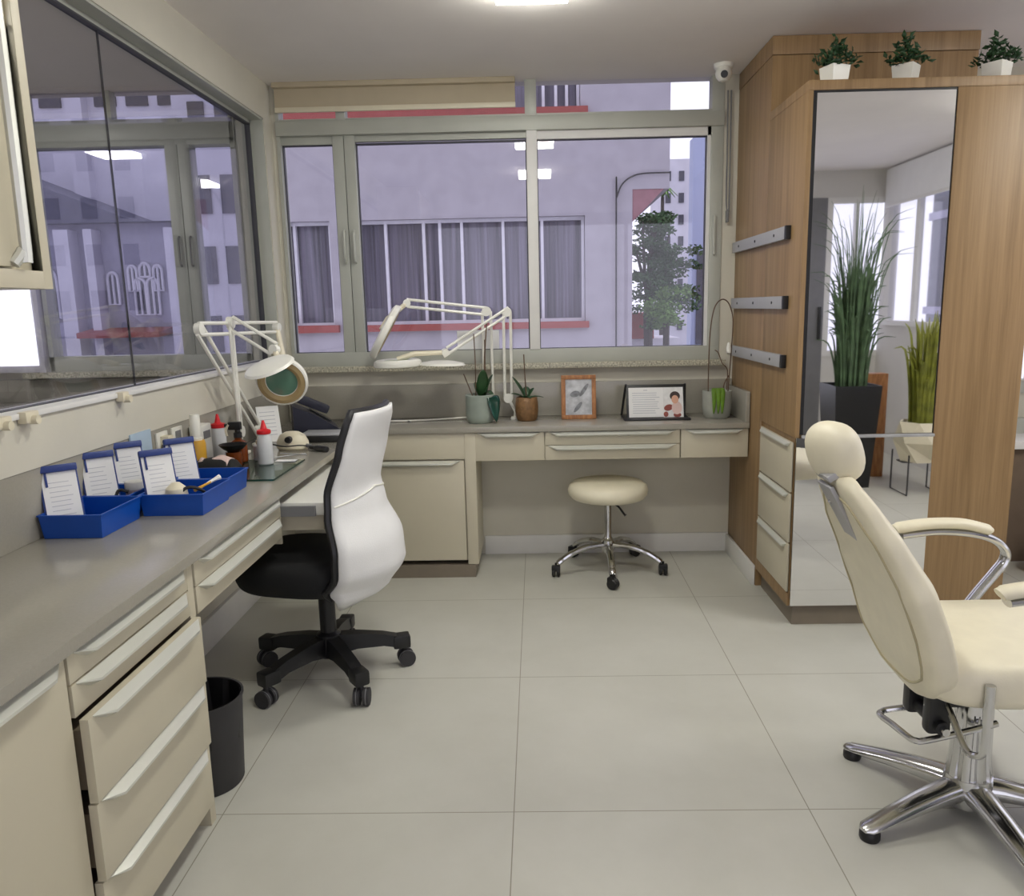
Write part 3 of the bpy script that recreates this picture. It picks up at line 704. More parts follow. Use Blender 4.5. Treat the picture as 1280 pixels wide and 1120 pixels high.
for i in range(80):
    a = rnd.uniform(0, 2 * PI); r = rnd.uniform(.1, 1.0); leafcloud(m, (2.75 + .78 * r * math.cos(a), 18 + r * math.sin(a) * .8, 2.25 + rnd.uniform(-1.5, 1.1) * (1 - .3 * r)), .27, 95, .05, .5)
m.build('foliage', M['leaves'], tr, smooth=0)
bs = thing('leafy_shrub', (2.4, 15, -5.9), 'bright green bush below the dark tree outside', 'shrub')
m = MB(); m.tube([(2.4, 15, -5.9), (2.4, 15, 1)], .06, 6); m.build('stem', M['bark'], bs)
m = MB()
for i in range(22): leafcloud(m, (rnd.uniform(2.0, 2.65), 15 + rnd.uniform(-.4, .4), rnd.uniform(.95, 1.75)), .2, 70, .04, .7)
m.build('foliage', M['palm'], bs, smooth=0)
pl = thing('palm_tree', (3.69, 24, -5.9), 'slim palm tree standing above the leafy tree outside', 'palm')
m = MB(); m.tube([(3.69, 24, -5.9), (3.69, 24, 4.4)], [.08, .05], 8); m.build('trunk', M['bark'], pl)
m = MB()
for i in range(13):
    a = 2 * PI * i / 13; L = .45; dx, dy = math.cos(a), math.sin(a)
    m.tube([(3.69, 24, 4.4), (3.69 + dx * L * .5, 24 + dy * L * .5, 4.62), (3.69 + dx * L, 24 + dy * L, 4.40)], [.03, .06, .01], 4, flat=.25)
m.build('fronds', M['palm'], pl)
kb = thing('red_roofed_house', (2.6, 19.2, -5.9), 'low red-roofed house half hidden below the trees outside', 'house')
bx('wall', M['pale_render'], (1.9, 3.4, 19.2, 21.0, -5.9, .55), kb); bx('roof', M['red_sill'], (1.8, 2.75, 19.0, 21.1, .55, 1.15), kb)

# ------------------------------------------------------------------ white office chair
oc = thing('office_chair', (-0.80, 2.79, 0), 'white-backed swivel office chair with black seat pulled up to the left worktop', 'chair', rotz=math.radians(168))
def rotM(deg, loc=(0, 0, 0)): return Matrix.Translation(loc) @ Matrix.Rotation(math.radians(deg), 4, 'Z')
for k in range(5):
    T = rotM(90 + 72 * k - 168)
    m = MB()
    m.loft([[(x, -w, z - h), (x, w, z - h), (x, w * .8, z), (x, -w * .8, z)] for x, w, z, h in ((.03, .030, .165, .075), (.10, .028, .160, .058), (.20, .025, .142, .045), (.265, .026, .122, .042), (.30, .022, .112, .036))], mat=T)
    m.box(.235, .302, -.028, .028, .075, .126, .01, mat=T)
    lg = m.build('leg', M['black'], oc, local=True)
    m = MB(); C = T @ Matrix.Translation((.285, 0, .031)) @ Matrix.Rotation(math.radians(25 + 40 * k), 4, 'Z')
    for s in (-1, 1):
        m.cyl((0, s * .006, 0), (0, s * .027, 0), .031, n=20, mat=C)
    m.cyl((0, 0, .0), (0, 0, .05), .008, n=8, mat=C)
    wh = m.build('caster', M['rubber'], lg, local=True)
    m = MB()
    for s in (-1, 1): m.lathe([(.0295, -.003), (.0325, 0), (.0295, .003)], n=20, mat=C @ Matrix.Translation((0, s * .0165, 0)) @ Matrix.Rotation(PI / 2, 4, 'X'), closed=True)
    m.build('tread_ring', M['grey'], lg, local=True)
m = MB(); m.lathe([(.0, .085), (.045, .085), (.05, .10), (.045, .17), (.03, .18), (0.03, .36), (0, .36)], n=20); m.build('gas_column', M['black'], oc, local=True)
m = MB(); m.box(-.13, .13, -.09, .09, .335, .375, .012); m.box(.13, .20, -.03, .05, .325, .37, .01); m.tube([(.02, -.09, .35), (.02, -.20, .345)], .007, 8); m.build('mechanism', M['black'], oc, local=True)
m = MB(); m.tube(smooth_path([(.06, -.16, .365), (-.02, -.2, .33), (-.12, -.17, .33), (-.17, -.1, .36)]), .003, 6); m.build('cable', M['rubber'], oc, local=True)
def sup(an, e):
    c, s = math.cos(an), math.sin(an)
    return math.copysign(abs(c) ** e, c), math.copysign(abs(s) ** e, s)
def cushion(cx, cy, hx, hy, z0, z1, e=.5, n=40, crown=.008, nr=7):
    rings = []
    hz = (z1 - z0) / 2; zc = (z0 + z1) / 2
    for i in range(2 * nr + 1):
        ph = -PI / 2 + PI * i / (2 * nr); q, sz = math.cos(ph) ** .55, math.sin(ph)
        k = 1 - .16 * (1 - q) if False else 1
        off = hz * 1.0 * (1 - q)
        rings.append([(cx + (hx - off) * sup(2 * PI * j / n, e)[0], cy + (hy - off) * sup(2 * PI * j / n, e)[1], zc + hz * sz) for j in range(n)])
    # crowned closing rings
    for f_ in (.75, .45, .15): rings.append([(cx + (hx - hz) * f_ * sup(2 * PI * j / n, e)[0], cy + (hy - hz) * f_ * sup(2 * PI * j / n, e)[1], z1 + crown * (1 - f_)) for j in range(n)])
    return rings
m = MB(); m.loft(cushion(.050, 0, .250, .228, .372, .498, e=.66, crown=.010)); m.build('seat', M['black_fab'], oc, local=True)
WT = [(0, .14), (.07, .195), (.2, .235), (.32, .24), (.5, .205), (.62, .19), (.8, .182), (.94, .172), (1, .150)]
BT = [(0, -.150), (.07, -.235), (.2, -.295), (.32, -.285), (.5, -.225), (.62, -.205), (.8, -.225), (1, -.262)]
def shell(dx, wk):
    def fn(u, v):
        t = 2 * u - 1; s = v
        w = lerp_tab(WT, s) * wk; b = lerp_tab(BT, s); wrap = (.115 * max(0, 1 - s * 1.25) + .035) * min(1, .2 + s * 7)
        return V((b + dx + wrap * t * t, t * w, .325 + .695 * s))
    return fn
m = MB(); m.grid(shell(0, 1.0), 17, 40); bkr = m.build('backrest', M['white_mesh'], oc, local=True, solid=.018)
fn = shell(0.0, 1.0)
m = MB(); m.tube([fn(i / 16, .60 - .05 * abs(i / 8 - 1)) + V((-.010, 0, 0)) for i in range(17)], .004, 6); m.build('seam', M['white'], bkr, local=True)
fl_ = shell(.022, .97)
m = MB(); m.grid(lambda u, v: fl_(u, .09 + .91 * v), 17, 40); m.build('back_lining', M['black_fab'], oc, local=True, solid=.022)
fn = shell(.014, .995)
path = [fn(0, .07 + .93 * i / 40) for i in range(41)] + [fn(i / 10, 1) for i in range(1, 10)] + [fn(1, 1 - .93 * i / 40) for i in range(41)]
m = MB(); m.tube(path, [.004, .009] + [.013] * 87 + [.009, .004], 8); m.build('back_frame', M['black'], oc, local=True)
m = MB(); m.tube(smooth_path([(-.05, 0, .345), (-.14, 0, .34), (-.21, 0, .38), (-.262, 0, .47)]), .018, 8); m.build('back_bracket', M['black'], oc, local=True)

# ------------------------------------------------------------------ round stool
st = thing('stool', (0.345, 3.955, 0), 'round cream stool on a chrome five-star base under the back worktop', 'stool')
m = MB(); m.lathe([(0, .385), (.15, .386), (.185, .392), (.2, .41), (.204, .43), (.198, .452), (.178, .468), (.13, .475), (.06, .477), (0, .477)], n=48); m.build('seat', M['cream'], st, local=True, smooth=60)
m = MB(); m.lathe([(0, .355), (.05, .36), (.06, .386), (0, .388)], n=20); m.box(-.055, .055, -.055, .055, .37, .388); m.build('seat_plate', M['black'], st, local=True)
m = MB(); m.tube(smooth_path([(.02, -.02, .365), (.05, -.05, .35), (.075, -.07, .318), (.082, -.075, .312)]), [.007] * 18 + [.012], 8, flat=.6); m.build('lever', M['black'], st, local=True)
m = MB(); m.lathe([(0, .10), (.028, .10), (.034, .115), (.034, .165), (.022, .175), (.0185, .185), (.0185, .365), (0, .365)], n=24); m.build('column', M['chrome'], st, local=True)
for k in range(5):
    T = rotM(270 + 72 * k)
    m = MB(); m.tube(smooth_path([(.02, 0, .14), (.12, 0, .135), (.20, 0, .112), (.255, 0, .082), (.275, 0, .066)]), [.019, .019, .018, .018, .018, .017] * 4 + [.013], 10, mat=T, flat=.8)
    lg = m.build('leg', M['chrome'], st, local=True)
    C = T @ Matrix.Translation((.285, 0, .0275)) @ Matrix.Rotation(math.radians(60 + 47 * k), 4, 'Z')
    m = MB()
    for s in (-1, 1): m.lathe([(0, -.009), (.022, -.009), (.0275, -.004), (.0275, .004), (.022, .009), (0, .009)], n=20, mat=C @ Matrix.Translation((0, s * .012, 0)) @ Matrix.Rotation(PI / 2, 4, 'X'))
    m.box(-.024, .006, -.022, .022, .006, .034, .006, mat=C); m.cyl((0, 0, 0), (-.0, 0, .045), .006, n=8, mat=C)
    m.build('caster', M['black'], lg, local=True)

# ------------------------------------------------------------------ cream styling chair
sch = thing('styling_chair', (1.13, 1.95, 0), 'cream leather reclining salon chair on a chrome base, facing right', 'chair', rotz=math.radians(0))
for k in range(5):
    T = rotM(125 + 72 * k + 4)
    m = MB(); sec = []
    for x, w, zt, zb in ((.02, .040, .105, .045), (.08, .038, .098, .050), (.16, .034, .084, .046), (.24, .030, .066, .036), (.31, .027, .048, .026), (.336, .024, .042, .024), (.348, .014, .036, .026)):
        sec.append([(x, w * a, zb + (zt - zb) * b) for a, b in ((-.75, 0), (-1, .3), (-.95, .62), (-.6, .9), (0, 1), (.6, .9), (.95, .62), (1, .3), (.75, 0))])
    m.loft(sec, mat=T); lg = m.build('leg', M['chrome'], sch, local=True, smooth=50)
    m = MB(); m.lathe([(0, 0), (.024, 0), (.026, .004), (.026, .018), (.020, .028), (0, .028)], (.325, 0, 0), n=20, mat=T); m.build('rubber_foot', M['black'], lg, local=True)
m = MB(); m.lathe([(0, .03), (.06, .03), (.064, .06), (.058, .108), (0, .112)], n=30); m.build('hub', M['chrome'], sch, local=True)
m = MB(); m.grid(lambda u, v: V(((lerp_tab([(0, .058), (.3, .05), (1, .046)], v) - .006 * (math.cos(u * 2 * PI * 10) > 0) * (v < .75)) * math.cos(u * 2 * PI), (lerp_tab([(0, .058), (.3, .05), (1, .046)], v) - .006 * (math.cos(u * 2 * PI * 10) > 0) * (v < .75)) * math.sin(u * 2 * PI), .095 + .265 * v)), 80, 9, closeu=True)
m.lathe([(0, .36), (.046, .36)], n=30); m.build('column', M['chrome'], sch, local=True)
m = MB(); m.box(-.11, .26, -.10, .10, .385, .410, .005); m.box(-.155, -.095, -.075, -.035, .26, .41, .012); m.box(-.155, -.095, .035, .075, .26, .41, .012)
m.box(-.13, .02, -.06, .06, .325, .375, .01); m.cyl((-.125, -.09, .285), (-.125, .09, .285), .018, n=14); m.box(.02, .20, -.12, .12, .395, .43, .004)
m.build('mechanism', M['black'], sch, local=True)
m = MB(); m.cyl((.12, -.13, .365), (.12, .06, .365), .014, n=12); m.cyl((.105, -.12, .365), (.105, -.135, .365), .018, n=12); m.cyl((-.125, -.108, .285), (-.125, -.09, .285), .01, n=10); m.build('bolt', M['chrome'], sch, local=True)
m = MB(); m.tube(smooth_path([(-.11, -.06, .35), (-.115, -.13, .315), (-.12, -.19, .288), (-.112, -.215, .288), (-.106, -.232, .305), (-.104, -.236, .36), (-.104, -.238, .475)]), .0085, 10); m.tube([(-.104, -.238, .38), (-.104, -.238, .478)], .0115, 12); m.build('recline_lever', M['chrome'], sch, local=True)
m = MB(); m.tube(smooth_path([(.03, .05, .30), (-.06, .072, .27), (-.175, .088, .245), (-.20, .086, .24), (-.212, .07, .238), (-.200, .02, .238), (-.187, -.045, .238), (-.175, -.062, .238), (-.155, -.065, .24), (-.05, -.062, .262), (.03, -.055, .28)], 5), .0085, 10); m.build('foot_pedal', M['chrome'], sch, local=True)
# seat
m = MB(); m.loft(cushion(.115, 0, .335, .238, .400, .514, e=.42, crown=.006)); m.build('seat', M['cream'], sch, local=True, smooth=60)
# backrest: spine (x,z), half width, half thickness
SP = [(0, -.166, .372), (.08, -.172, .398), (.25, -.186, .465), (.45, -.222, .585), (.65, -.268, .70), (.85, -.334, .82), (1, -.385, .91)]
WB = [(0, .07), (.05, .115), (.12, .165), (.22, .212), (.35, .238), (.6, .242), (.8, .208), (.92, .17), (1, .125)]
HB = [(0, .022), (.1, .038), (.3, .048), (.6, .047), (.85, .034), (1, .022)]
def spine(s): return V((lerp_tab([(a, x) for a, x, z in SP], s), 0, lerp_tab([(a, z) for a, x, z in SP], s)))
def bring(s, kw=1.0, kh=1.0, n=36):
    p = spine(s); t = (spine(min(1, s + .03)) - spine(max(0, s - .03))).normalized(); nn = V((t.z, 0, -t.x))
    w, h = lerp_tab(WB, s) * kw, lerp_tab(HB, s) * kh
    out = []
    for j in range(n):
        c, q = sup(2 * PI * j / n, .62); out.append(p + V((0, 1, 0)) * (w * c) + nn * (h * q))
    return out
rings = [[spine(0) + (p - spine(0)) * .55 - V((-.012, 0, .016)) for p in bring(0)], [spine(0) + (p - spine(0)) * .85 - V((-.005, 0, .008)) for p in bring(0)]]
rings += [bring(i / 30) for i in range(31)]
rings += [[spine(1) + (p - spine(1)) * k + V((-d * .4, 0, d)) for p in bring(1)] for k, d in ((.93, .010), (.78, .018), (.45, .023))]
m = MB(); m.loft(rings); bk = m.build('backrest', M['cream'], sch, local=True, smooth=70)
pts = []
def backpt(s, a):
    p = spine(s); t = (spine(min(1, s + .03)) - spine(max(0, s - .03))).normalized(); nn = V((t.z, 0, -t.x)); w, h = lerp_tab(WB, s), lerp_tab(HB, s)
    return p + V((0, w * a, 0)) - nn * (h * (max(0, 1 - abs(a) ** 3.2)) ** .31 + .0005)
pts = [backpt(.545 + .415 * sup(2 * PI * k / 72, .5)[1], .80 * sup(2 * PI * k / 72, .5)[0]) for k in range(72)]
m = MB(); m.tube(pts, .0035, 6, closed=True); m.build('piping', M['cream_dark'], bk, local=True)
p0 = spine(.90); t = (spine(1) - spine(.8)).normalized(); nn = V((t.z, 0, -t.x))
B = Matrix(((nn.x, 0, t.x, p0.x), (0, 1, 0, p0.y), (nn.z, 0, t.z, p0.z), (0, 0, 0, 1)))
m = MB(); m.box(-.037, -.025, -.045, .045, -.075, .085, .004, mat=B); m.box(-.03, .012, -.045, .045, .095, .112, .003, mat=B); m.build('headrest_bracket', M['steel'], sch, local=True)
m = MB(); m.tube([(spine(1) + V((-.01, .02, -.06))), V((-.358, .02, .945)), V((-.37, .02, 1.0))], .007, 10); m.cyl((-.361, -.012, .846), (-.361, .03, .846), .009, n=10); m.build('headrest_post', M['chrome'], sch, local=True)
H = Matrix.Translation((-.398, 0.0, .985)) @ Matrix.Rotation(math.radians(24), 4, 'Z') @ Matrix.Rotation(math.radians(-20), 4, 'Y')
rings = []
for i in range(15):
    ph = -PI / 2 + PI * i / 14; q = max(math.cos(ph), .02) ** .6; x = .047 * math.sin(ph)
    rings.append([(x, .078 * q * sup(2 * PI * j / 32, .8)[0], .080 * q * sup(2 * PI * j / 32, .8)[1]) for j in range(32)])
m = MB(); m.loft(rings, mat=H); m.build('headrest', M['cream'], sch, local=True, smooth=80)
for s in (1, -1):
    m = MB(); y = .262 * s
    m.tube(smooth_path([(-.10, y, .690), (.0, y, .700), (.10, y, .692), (.165, y, .672), (.200, y, .640), (.200, y, .608), (.175, y, .57), (.12, y * .98, .50), (.06, y * .9, .428), (.02, y * .6, .418)]), .021, 12, flat=.55)
    a = m.build('armrest', M['chrome'], sch, local=True)
    m = MB(); m.tube(smooth_path([(-.118, y, .706), (-.10, y, .712), (-.02, y, .722), (.07, y, .720), (.14, y, .703), (.152, y, .698)]), [.008] + [.022] * 4 + [.026] * 21 + [.02] * 4 + [.008], 14, flat=.6); m.build('arm_pad', M['cream'], a, local=True, smooth=70)

# ------------------------------------------------------------------ waste bin
wb = thing('waste_bin', (-0.992, 2.115, 0), 'grey cylindrical waste bin with a black liner under the pencil drawers', 'bin')
m = MB(); m.lathe([(0, 0), (.098, 0), (.102, .006), (.115, .262), (.119, .264), (.119, .270), (.113, .270), (.099, .008), (0, .008)], n=40); m.build('body', M['rubber'], wb, local=True)
m = MB(); m.grid(lambda u, v: V(((.111 - .004 * v + .003 * math.sin(u * 2 * PI * 13 + v * 3)) * math.cos(u * 2 * PI), (.111 - .004 * v + .003 * math.sin(u * 2 * PI * 11)) * math.sin(u * 2 * PI), .268 - .12 * v + .003 * math.sin(u * 30))), 90, 8, closeu=True); m.build('liner', M['black'], wb, local=True)

# ------------------------------------------------------------------ magnifier lamps
def bars(m, a, b, gap, r=.0075):
    a, b, gap = V(a), V(b), V(gap)
    m.tube([a + gap, b + gap], r, 8); m.tube([a - gap, b - gap], r, 8)
def lamp(label, base, zt, foot, elbow, tip, head, normal, gap1, gap2, rx=.115, ring=True, hood=False, hxy=1.0):
    t = thing('magnifier_lamp', base, label, 'lamp', 'white arm magnifier lamps')
    bx_, by_ = base[0], base[1]
    m = MB(); m.box(bx_ - .028, bx_ + .028, by_ - .028, by_ + .028, zt, zt + .012, .004); m.cyl((bx_, by_, zt + .01), (bx_, by_, zt + .05), .016, .011, 16); m.tube([(bx_, by_, zt + .03), foot], .008, 8)
    m.build('clamp', M['white'], t)
    m = MB(); bars(m, foot, elbow, gap1); f_ = V(foot)
    yv = V(gap1).cross(V(elbow) - V(foot)).normalized()
    m.cyl(V(foot) - yv * .012, V(foot) + yv * .012, .024, n=20); m.cyl(V(elbow) - yv * .012, V(elbow) + yv * .012, .024, n=20)
    m.build('lower_arm', M['white'], t)
    m = MB(); bars(m, elbow, tip, gap2)
    yv = V(gap2).cross(V(tip) - V(elbow)).normalized()
    m.cyl(V(tip) - yv * .014, V(tip) + yv * .014, .019, n=16); m.build('upper_arm', M['white'], t)
    n = V(normal).normalized(); q = n.to_track_quat('Z', 'Y').to_matrix().to_4x4()
    T = Matrix.Translation(head) @ q @ Matrix.Diagonal((hxy, 1, 1, 1))
    m = MB(); m.tube([tip, V(tip) * .35 + V(head) * .65 - n * .03, V(head) - n * .02], [.012, .014, .016], 10); m.build('head_bracket', M['white_warm'], t)
    m = MB()
    m.lathe([(rx * .55, -.018), (rx * .86, -.022), (rx * .97, -.014), (rx, 0), (rx * .98, .012), (rx * .92, .016), (rx * .92, .012), (rx * .6, .006)], n=40, mat=T, closed=True); h = m.build('head', M['white'], t)
    m = MB(); m.lathe([(0, -.004), (rx * .6, -.002), (rx * .6, .004), (0, .008)], n=32, mat=T); m.build('lens', M['lens'], h)
    m = MB(); m.lathe([(rx * .62, .006), (rx * .9, .008), (rx * .9, .014), (rx * .75, .018), (rx * .62, .012)], n=40, mat=T, closed=True); m.build('tube_light', M['tan_ring'], h)
    if hood:
        # hinged lid tipped up over the lens
        m = MB(); e = Matrix.Translation(hood[0]) @ V(hood[1]).normalized().to_track_quat('Z', 'Y').to_matrix().to_4x4()
        m.lathe([(0, .016), (rx * .5, .013), (rx * .9, .004), (rx * .97, -.006), (rx * .9, 0), (rx * .5, .008), (0, .010)], n=40, mat=e); m.build('lid', M['white'], h)
    return t
# left wall pair
lamp('white magnifier lamp with green lens facing the room, above the bottles on the left worktop', (-1.262, 3.30, ZL), ZL, (-1.262, 3.30, .86), (-1.265, 3.30, 1.315), (-1.065, 3.22, 1.205), (-1.012, 3.12, 1.085), (.10, -.92, -.34), (.0, .012, 0), (.012, 0, .022), rx=.102, hood=((-1.035, 3.05, 1.150), (-.22, -.33, .92)))
lamp('white magnifier lamp behind it whose upper arm runs along the left wall toward the window', (-1.262, 3.52, ZL), ZL, (-1.262, 3.52, .83), (-1.305, 3.08, 1.295), (-1.205, 3.70, 1.285), (-1.155, 3.62, 1.075), (.2, -.6, -.8), (0, .02, .02), (0, .0, .022), rx=.080)
# back window pair
lamp('white magnifier lamp beside the brown pot, its flat head level above the back worktop', (-.118, 4.135, ZB), ZB, (-.158, 4.14, .885), (-.155, 4.14, 1.33), (-.470, 4.05, 1.135), (-.705, 4.00, 1.085), (0.02, .0, -1), (.018, 0, 0), (.008, 0, .022), rx=.120, hood=((-.480, 4.00, 1.082), (.03, 0, 1)))
lamp('white magnifier lamp behind the grey pot, its head tilted steeply at far left', (-.265, 4.19, ZB), ZB, (-.262, 4.19, .86), (-.262, 4.17, 1.335), (-.665, 4.12, 1.385), (-.768, 4.05, 1.243), (.86, .12, -.49), (.022, 0, 0), (0, 0, .018), rx=.150)

# ------------------------------------------------------------------ pots and frames on the back worktop
def leaf(m, base, az, L, w, rise, droop, n=9):
    a = V((math.cos(az), math.sin(az), 0)); s = V((-math.sin(az), math.cos(az), 0)); base = V(base)
    def fn(u, v):
        t = v; hw = w * math.sin(PI * min(1, .12 + .88 * t)) ** .7 if t < 1 else 0
        p = base + a * (L * t) + V((0, 0, rise * t - droop * t * t)); k = (2 * u - 1)
        return p + s * (hw * k) + V((0, 0, .25 * hw * abs(k)))
    m.grid(fn, 5, n)
op = thing('potted_orchid', (-.30, 4.035, ZB), 'orchid with bare stems in a grey-green pot left of the window lamps', 'plant', 'orchids on the back worktop')
m = MB(); m.lathe([(0, 0), (.058, 0), (.068, .012), (.073, .04), (.074, .142), (.070, .145), (.066, .14), (.064, .12), (0, .12)], n=36); m.build('pot', M['pot_blue'], op, local=True)
m = MB(); m.lathe([(0, .119), (.064, .121), (0, .128)], n=24); m.build('soil', M['soil'], op, local=True)
m = MB()
for az, L, w, r_, d in ((.3, .06, .03, .14, .02), (2.4, .05, .026, .10, .02), (-1.3, .05, .03, .17, .02), (-.3, .07, .03, .13, .14), (1.4, .05, .03, .15, .02)): leaf(m, (.012, 0, .125), az, L, w, r_, d)
m.build('leaves', M['green'], op, local=True, solid=.002)
m = MB(); leaf(m, (.062, -.03, .135), -1.0, .045, .036, .01, .14, 10); m.build('drooping_leaf', M['teal'], op, local=True, solid=.002)
m = MB(); m.tube(smooth_path([(-.02, .0, .12), (-.018, .005, .3), (-.022, .01, .45)]), .0028, 6); m.tube(smooth_path([(.02, 0, .12), (.03, .005, .33), (.045, .01, .50)]), .0035, 6); m.tube(smooth_path([(-.03, 0, .12), (-.06, 0, .2), (-.078, 0, .25)]), .0028, 6); m.tube(smooth_path([(.03, .01, .12), (.032, .01, .42)]), .0025, 6); m.build('stem', M['stem'], op, local=True)

bp_ = thing('potted_orchid', (-.062, 4.085, ZB), 'small orchid in a brown woven pot between the lamp base and the photo frame', 'plant', 'orchids on the back worktop')
m = MB(); m.lathe([(0, 0), (.046, 0), (.054, .01), (.060, .05), (.059, .09), (.054, .118), (.050, .122), (.047, .115), (0, .108)], n=36); m.build('pot', M['bronze'], bp_, local=True)
m = MB()
for az, L, w, r_, d in ((2.85, .075, .022, .135, .02), (3.2, .08, .022, .05, .02), (.2, .09, .018, .035, .03), (.5, .045, .018, .075, .02), (-1.2, .06, .02, .05, .04), (1.6, .05, .02, .09, .03)): leaf(m, (0, 0, .110), az, L, w, r_, d)
m.build('leaves', M['green'], bp_, local=True, solid=.002)
m = MB(); m.tube(smooth_path([(.0, 0, .11), (-.006, .0, .22), (-.01, 0, .34)]), .003, 6); m.build('stem', M['stem'], bp_, local=True)

def strap(m, pts, w, dx):
    p = smooth_path(pts, 4); k = len(p)
    def fn(u, v):
        i = min(k - 1, int(round(v * (k - 1)))); t = v
        return p[i] + V((dx[0], dx[1], 0)) * (w * (2 * u - 1) * (math.sin(PI * (.18 + .80 * t))) ** .6)
    m.grid(fn, 4, k)
rp = thing('potted_orchid', (.912, 4.06, ZB), 'grey concrete pot with a tall arched bare stem in the corner by the oak cabinet', 'plant', 'orchids on the back worktop')
m = MB(); m.lathe([(0, 0), (.055, 0), (.066, .012), (.073, .05), (.074, .138), (.070, .140), (.067, .135), (.064, .12), (0, .12)], n=36); m.build('pot', M['concrete'], rp, local=True)
m = MB(); m.lathe([(0, .119), (.064, .121), (0, .128)], n=24); m.build('soil', M['soil'], rp, local=True)
m = MB()
for ox in (-.022, 0, .02): strap(m, [(ox * .3 - .01, .0, .12), (ox * .6 - .01, -.045, .155), (ox - .01, -.076, .146), (ox - .01, -.085, .10), (ox - .01, -.080, .03)], .013, (1, 0))
m.build('leaves', M['green2'], rp, local=True, solid=.002)
m = MB(); m.tube(smooth_path([(-.045, 0, .12), (-.045, 0, .30), (-.04, 0, .45), (-.022, 0, .555), (.012, 0, .595), (.045, 0, .58), (.068, 0, .52), (.072, 0, .45), (.066, 0, .32), (.055, 0, .12)]), .003, 6)
m.tube(smooth_path([(.048, 0, .14), (.05, 0, .24), (.02, -.01, .28), (.0, -.01, .33), (-.018, -.01, .345)]), .0025, 6); m.tube(smooth_path([(.03, 0, .12), (.035, 0, .17), (.058, 0, .215)]), .003, 6); m.build('stem', M['stem'], rp, local=True)
m = MB(); m.lathe([(0, 0), (.011, .01), (.012, .035), (.006, .06), (0, .062)], (.052, -.008, .32), n=12); m.build('bud', M['white'], rp, local=True)

def frame_M(c, w, h, tilt):  # local x right, z up, leaning back
    return Matrix.Translation(c) @ Matrix.Rotation(math.radians(-tilt), 4, 'X')
pf = thing('photo_frame', (.208, 4.09, ZB), 'wooden photo frame with a black-and-white picture on the back worktop', 'photo frame')
F = frame_M((.208, 4.085, ZB + .001), 0, 0, 9)
W2, H2, bw = .090, .228, .022
m = MB(); m.box(-W2, W2, 0, .018, 0, bw, .002, mat=F); m.box(-W2, W2, 0, .018, H2 - bw, H2, .002, mat=F); m.box(-W2, -W2 + bw, 0, .018, bw, H2 - bw, .002, mat=F); m.box(W2 - bw, W2, 0, .018, bw, H2 - bw, .002, mat=F); m.build('frame', M['wood_frame'], pf)
pc = MB().box(-W2 + bw - .003, W2 - bw + .003, .007, .012, bw - .003, H2 - bw + .003, mat=F).build('picture', M['bw_photo'], pf)
m = MB()
def blob(m, F, cx, cz, rx, rz, y0, y1, n=18, rot=0):
    ca, sa = math.cos(rot), math.sin(rot)
    pts = [(cx + rx * math.cos(2 * PI * i / n) * ca - rz * math.sin(2 * PI * i / n) * sa, cz + rx * math.cos(2 * PI * i / n) * sa + rz * math.sin(2 * PI * i / n) * ca) for i in range(n)]
    m._add([(a, y0, b) for a, b in pts] + [(a, y1, b) for a, b in pts], [list(range(n)), [n + i for i in range(n)][::-1]] + [(i, (i + 1) % n, n + (i + 1) % n, n + i) for i in range(n)], mat=F)
blob(m, F, -.018, .130, .026, .016, .0060, .0069, rot=.2); blob(m, F, .028, .150, .010, .040, .0060, .0069, rot=-.6); blob(m, F, -.004, .062, .034, .010, .0060, .0069, rot=.9); m.build('grey_shapes', M['photo_grey'], pc)
MB().box(-.02, .02, .02, .024, .0, .17, mat=frame_M((.208, 4.085, ZB + .001), 0, 0, 9) ).build('back_board', M['wood_frame'], pf)
m = MB(); m.box(-.018, .018, 0, .004, 0, .165, mat=Matrix.Translation((.208, 4.192, ZB + .001)) @ Matrix.Rotation(math.radians(18), 4, 'X')); m.build('easel_leg', M['wood_frame'], pf)

ed = thing('card_display', (.60, 4.08, ZB), 'black folding display with a printed card and a portrait photo', 'photo frame')
F = frame_M((.60, 4.03, ZB + .008), 0, 0, 17)
m = MB(); m.box(-.168, .168, 3.985 - 4.0, .16, 0, .008, .002, mat=Matrix.Translation((.60, 4.0, ZB))); m.build('base', M['black'], ed)
m = MB(); m.box(-.150, .150, .006, .012, 0, .175, .002, mat=F); m.build('back_board', M['black'], ed)
m = MB(); m.tube([(.60 + .152, 4.085, ZB + .175), (.60 + .165, 4.155, ZB + .01)], .006, 6); m.tube([(.60 - .150, 4.085, ZB + .175), (.60 - .165, 4.155, ZB + .01)], .006, 6); m.build('side_strut', M['black'], ed)
cd = MB().box(-.138, .038, .002, .006, .004, .158, mat=F).build('card', M['paper'], ed)
m = MB(); rr = random.Random(3)
m.box(-.062, -.042, .0012, .002, .142, .146, mat=F)
for i in range(10):
    z = .128 - i * .0115; m.box(-.122 + rr.uniform(0, .006), .022 - rr.uniform(0, .03) , .0012, .002, z, z + .0028, mat=F)
m.build('writing', M['ink'], cd)
ph = MB().box(.038, .140, .002, .006, .002, .158, mat=F).build('portrait', M['photo'], ed)
m = MB(); blob(m, F, .098, .112, .026, .024, .0010, .0019); m.build('dark_hair', M['hair'], ph)
m = MB(); blob(m, F, .098, .094, .018, .022, .0002, .0009); m.build('face', M['skin'], ph)
m = MB(); blob(m, F, .064, .052, .024, .016, .0010, .0019, rot=.3); blob(m, F, .05, .018, .012, .014, .0010, .0019); blob(m, F, .108, .014, .02, .012, .0010, .0019); m.build('red_cloth', M['wine'], ph)
m = MB(); blob(m, F, .106, .05, .026, .034, .0002, .0009); m.build('pale_sleeve', M['pink'], ph)

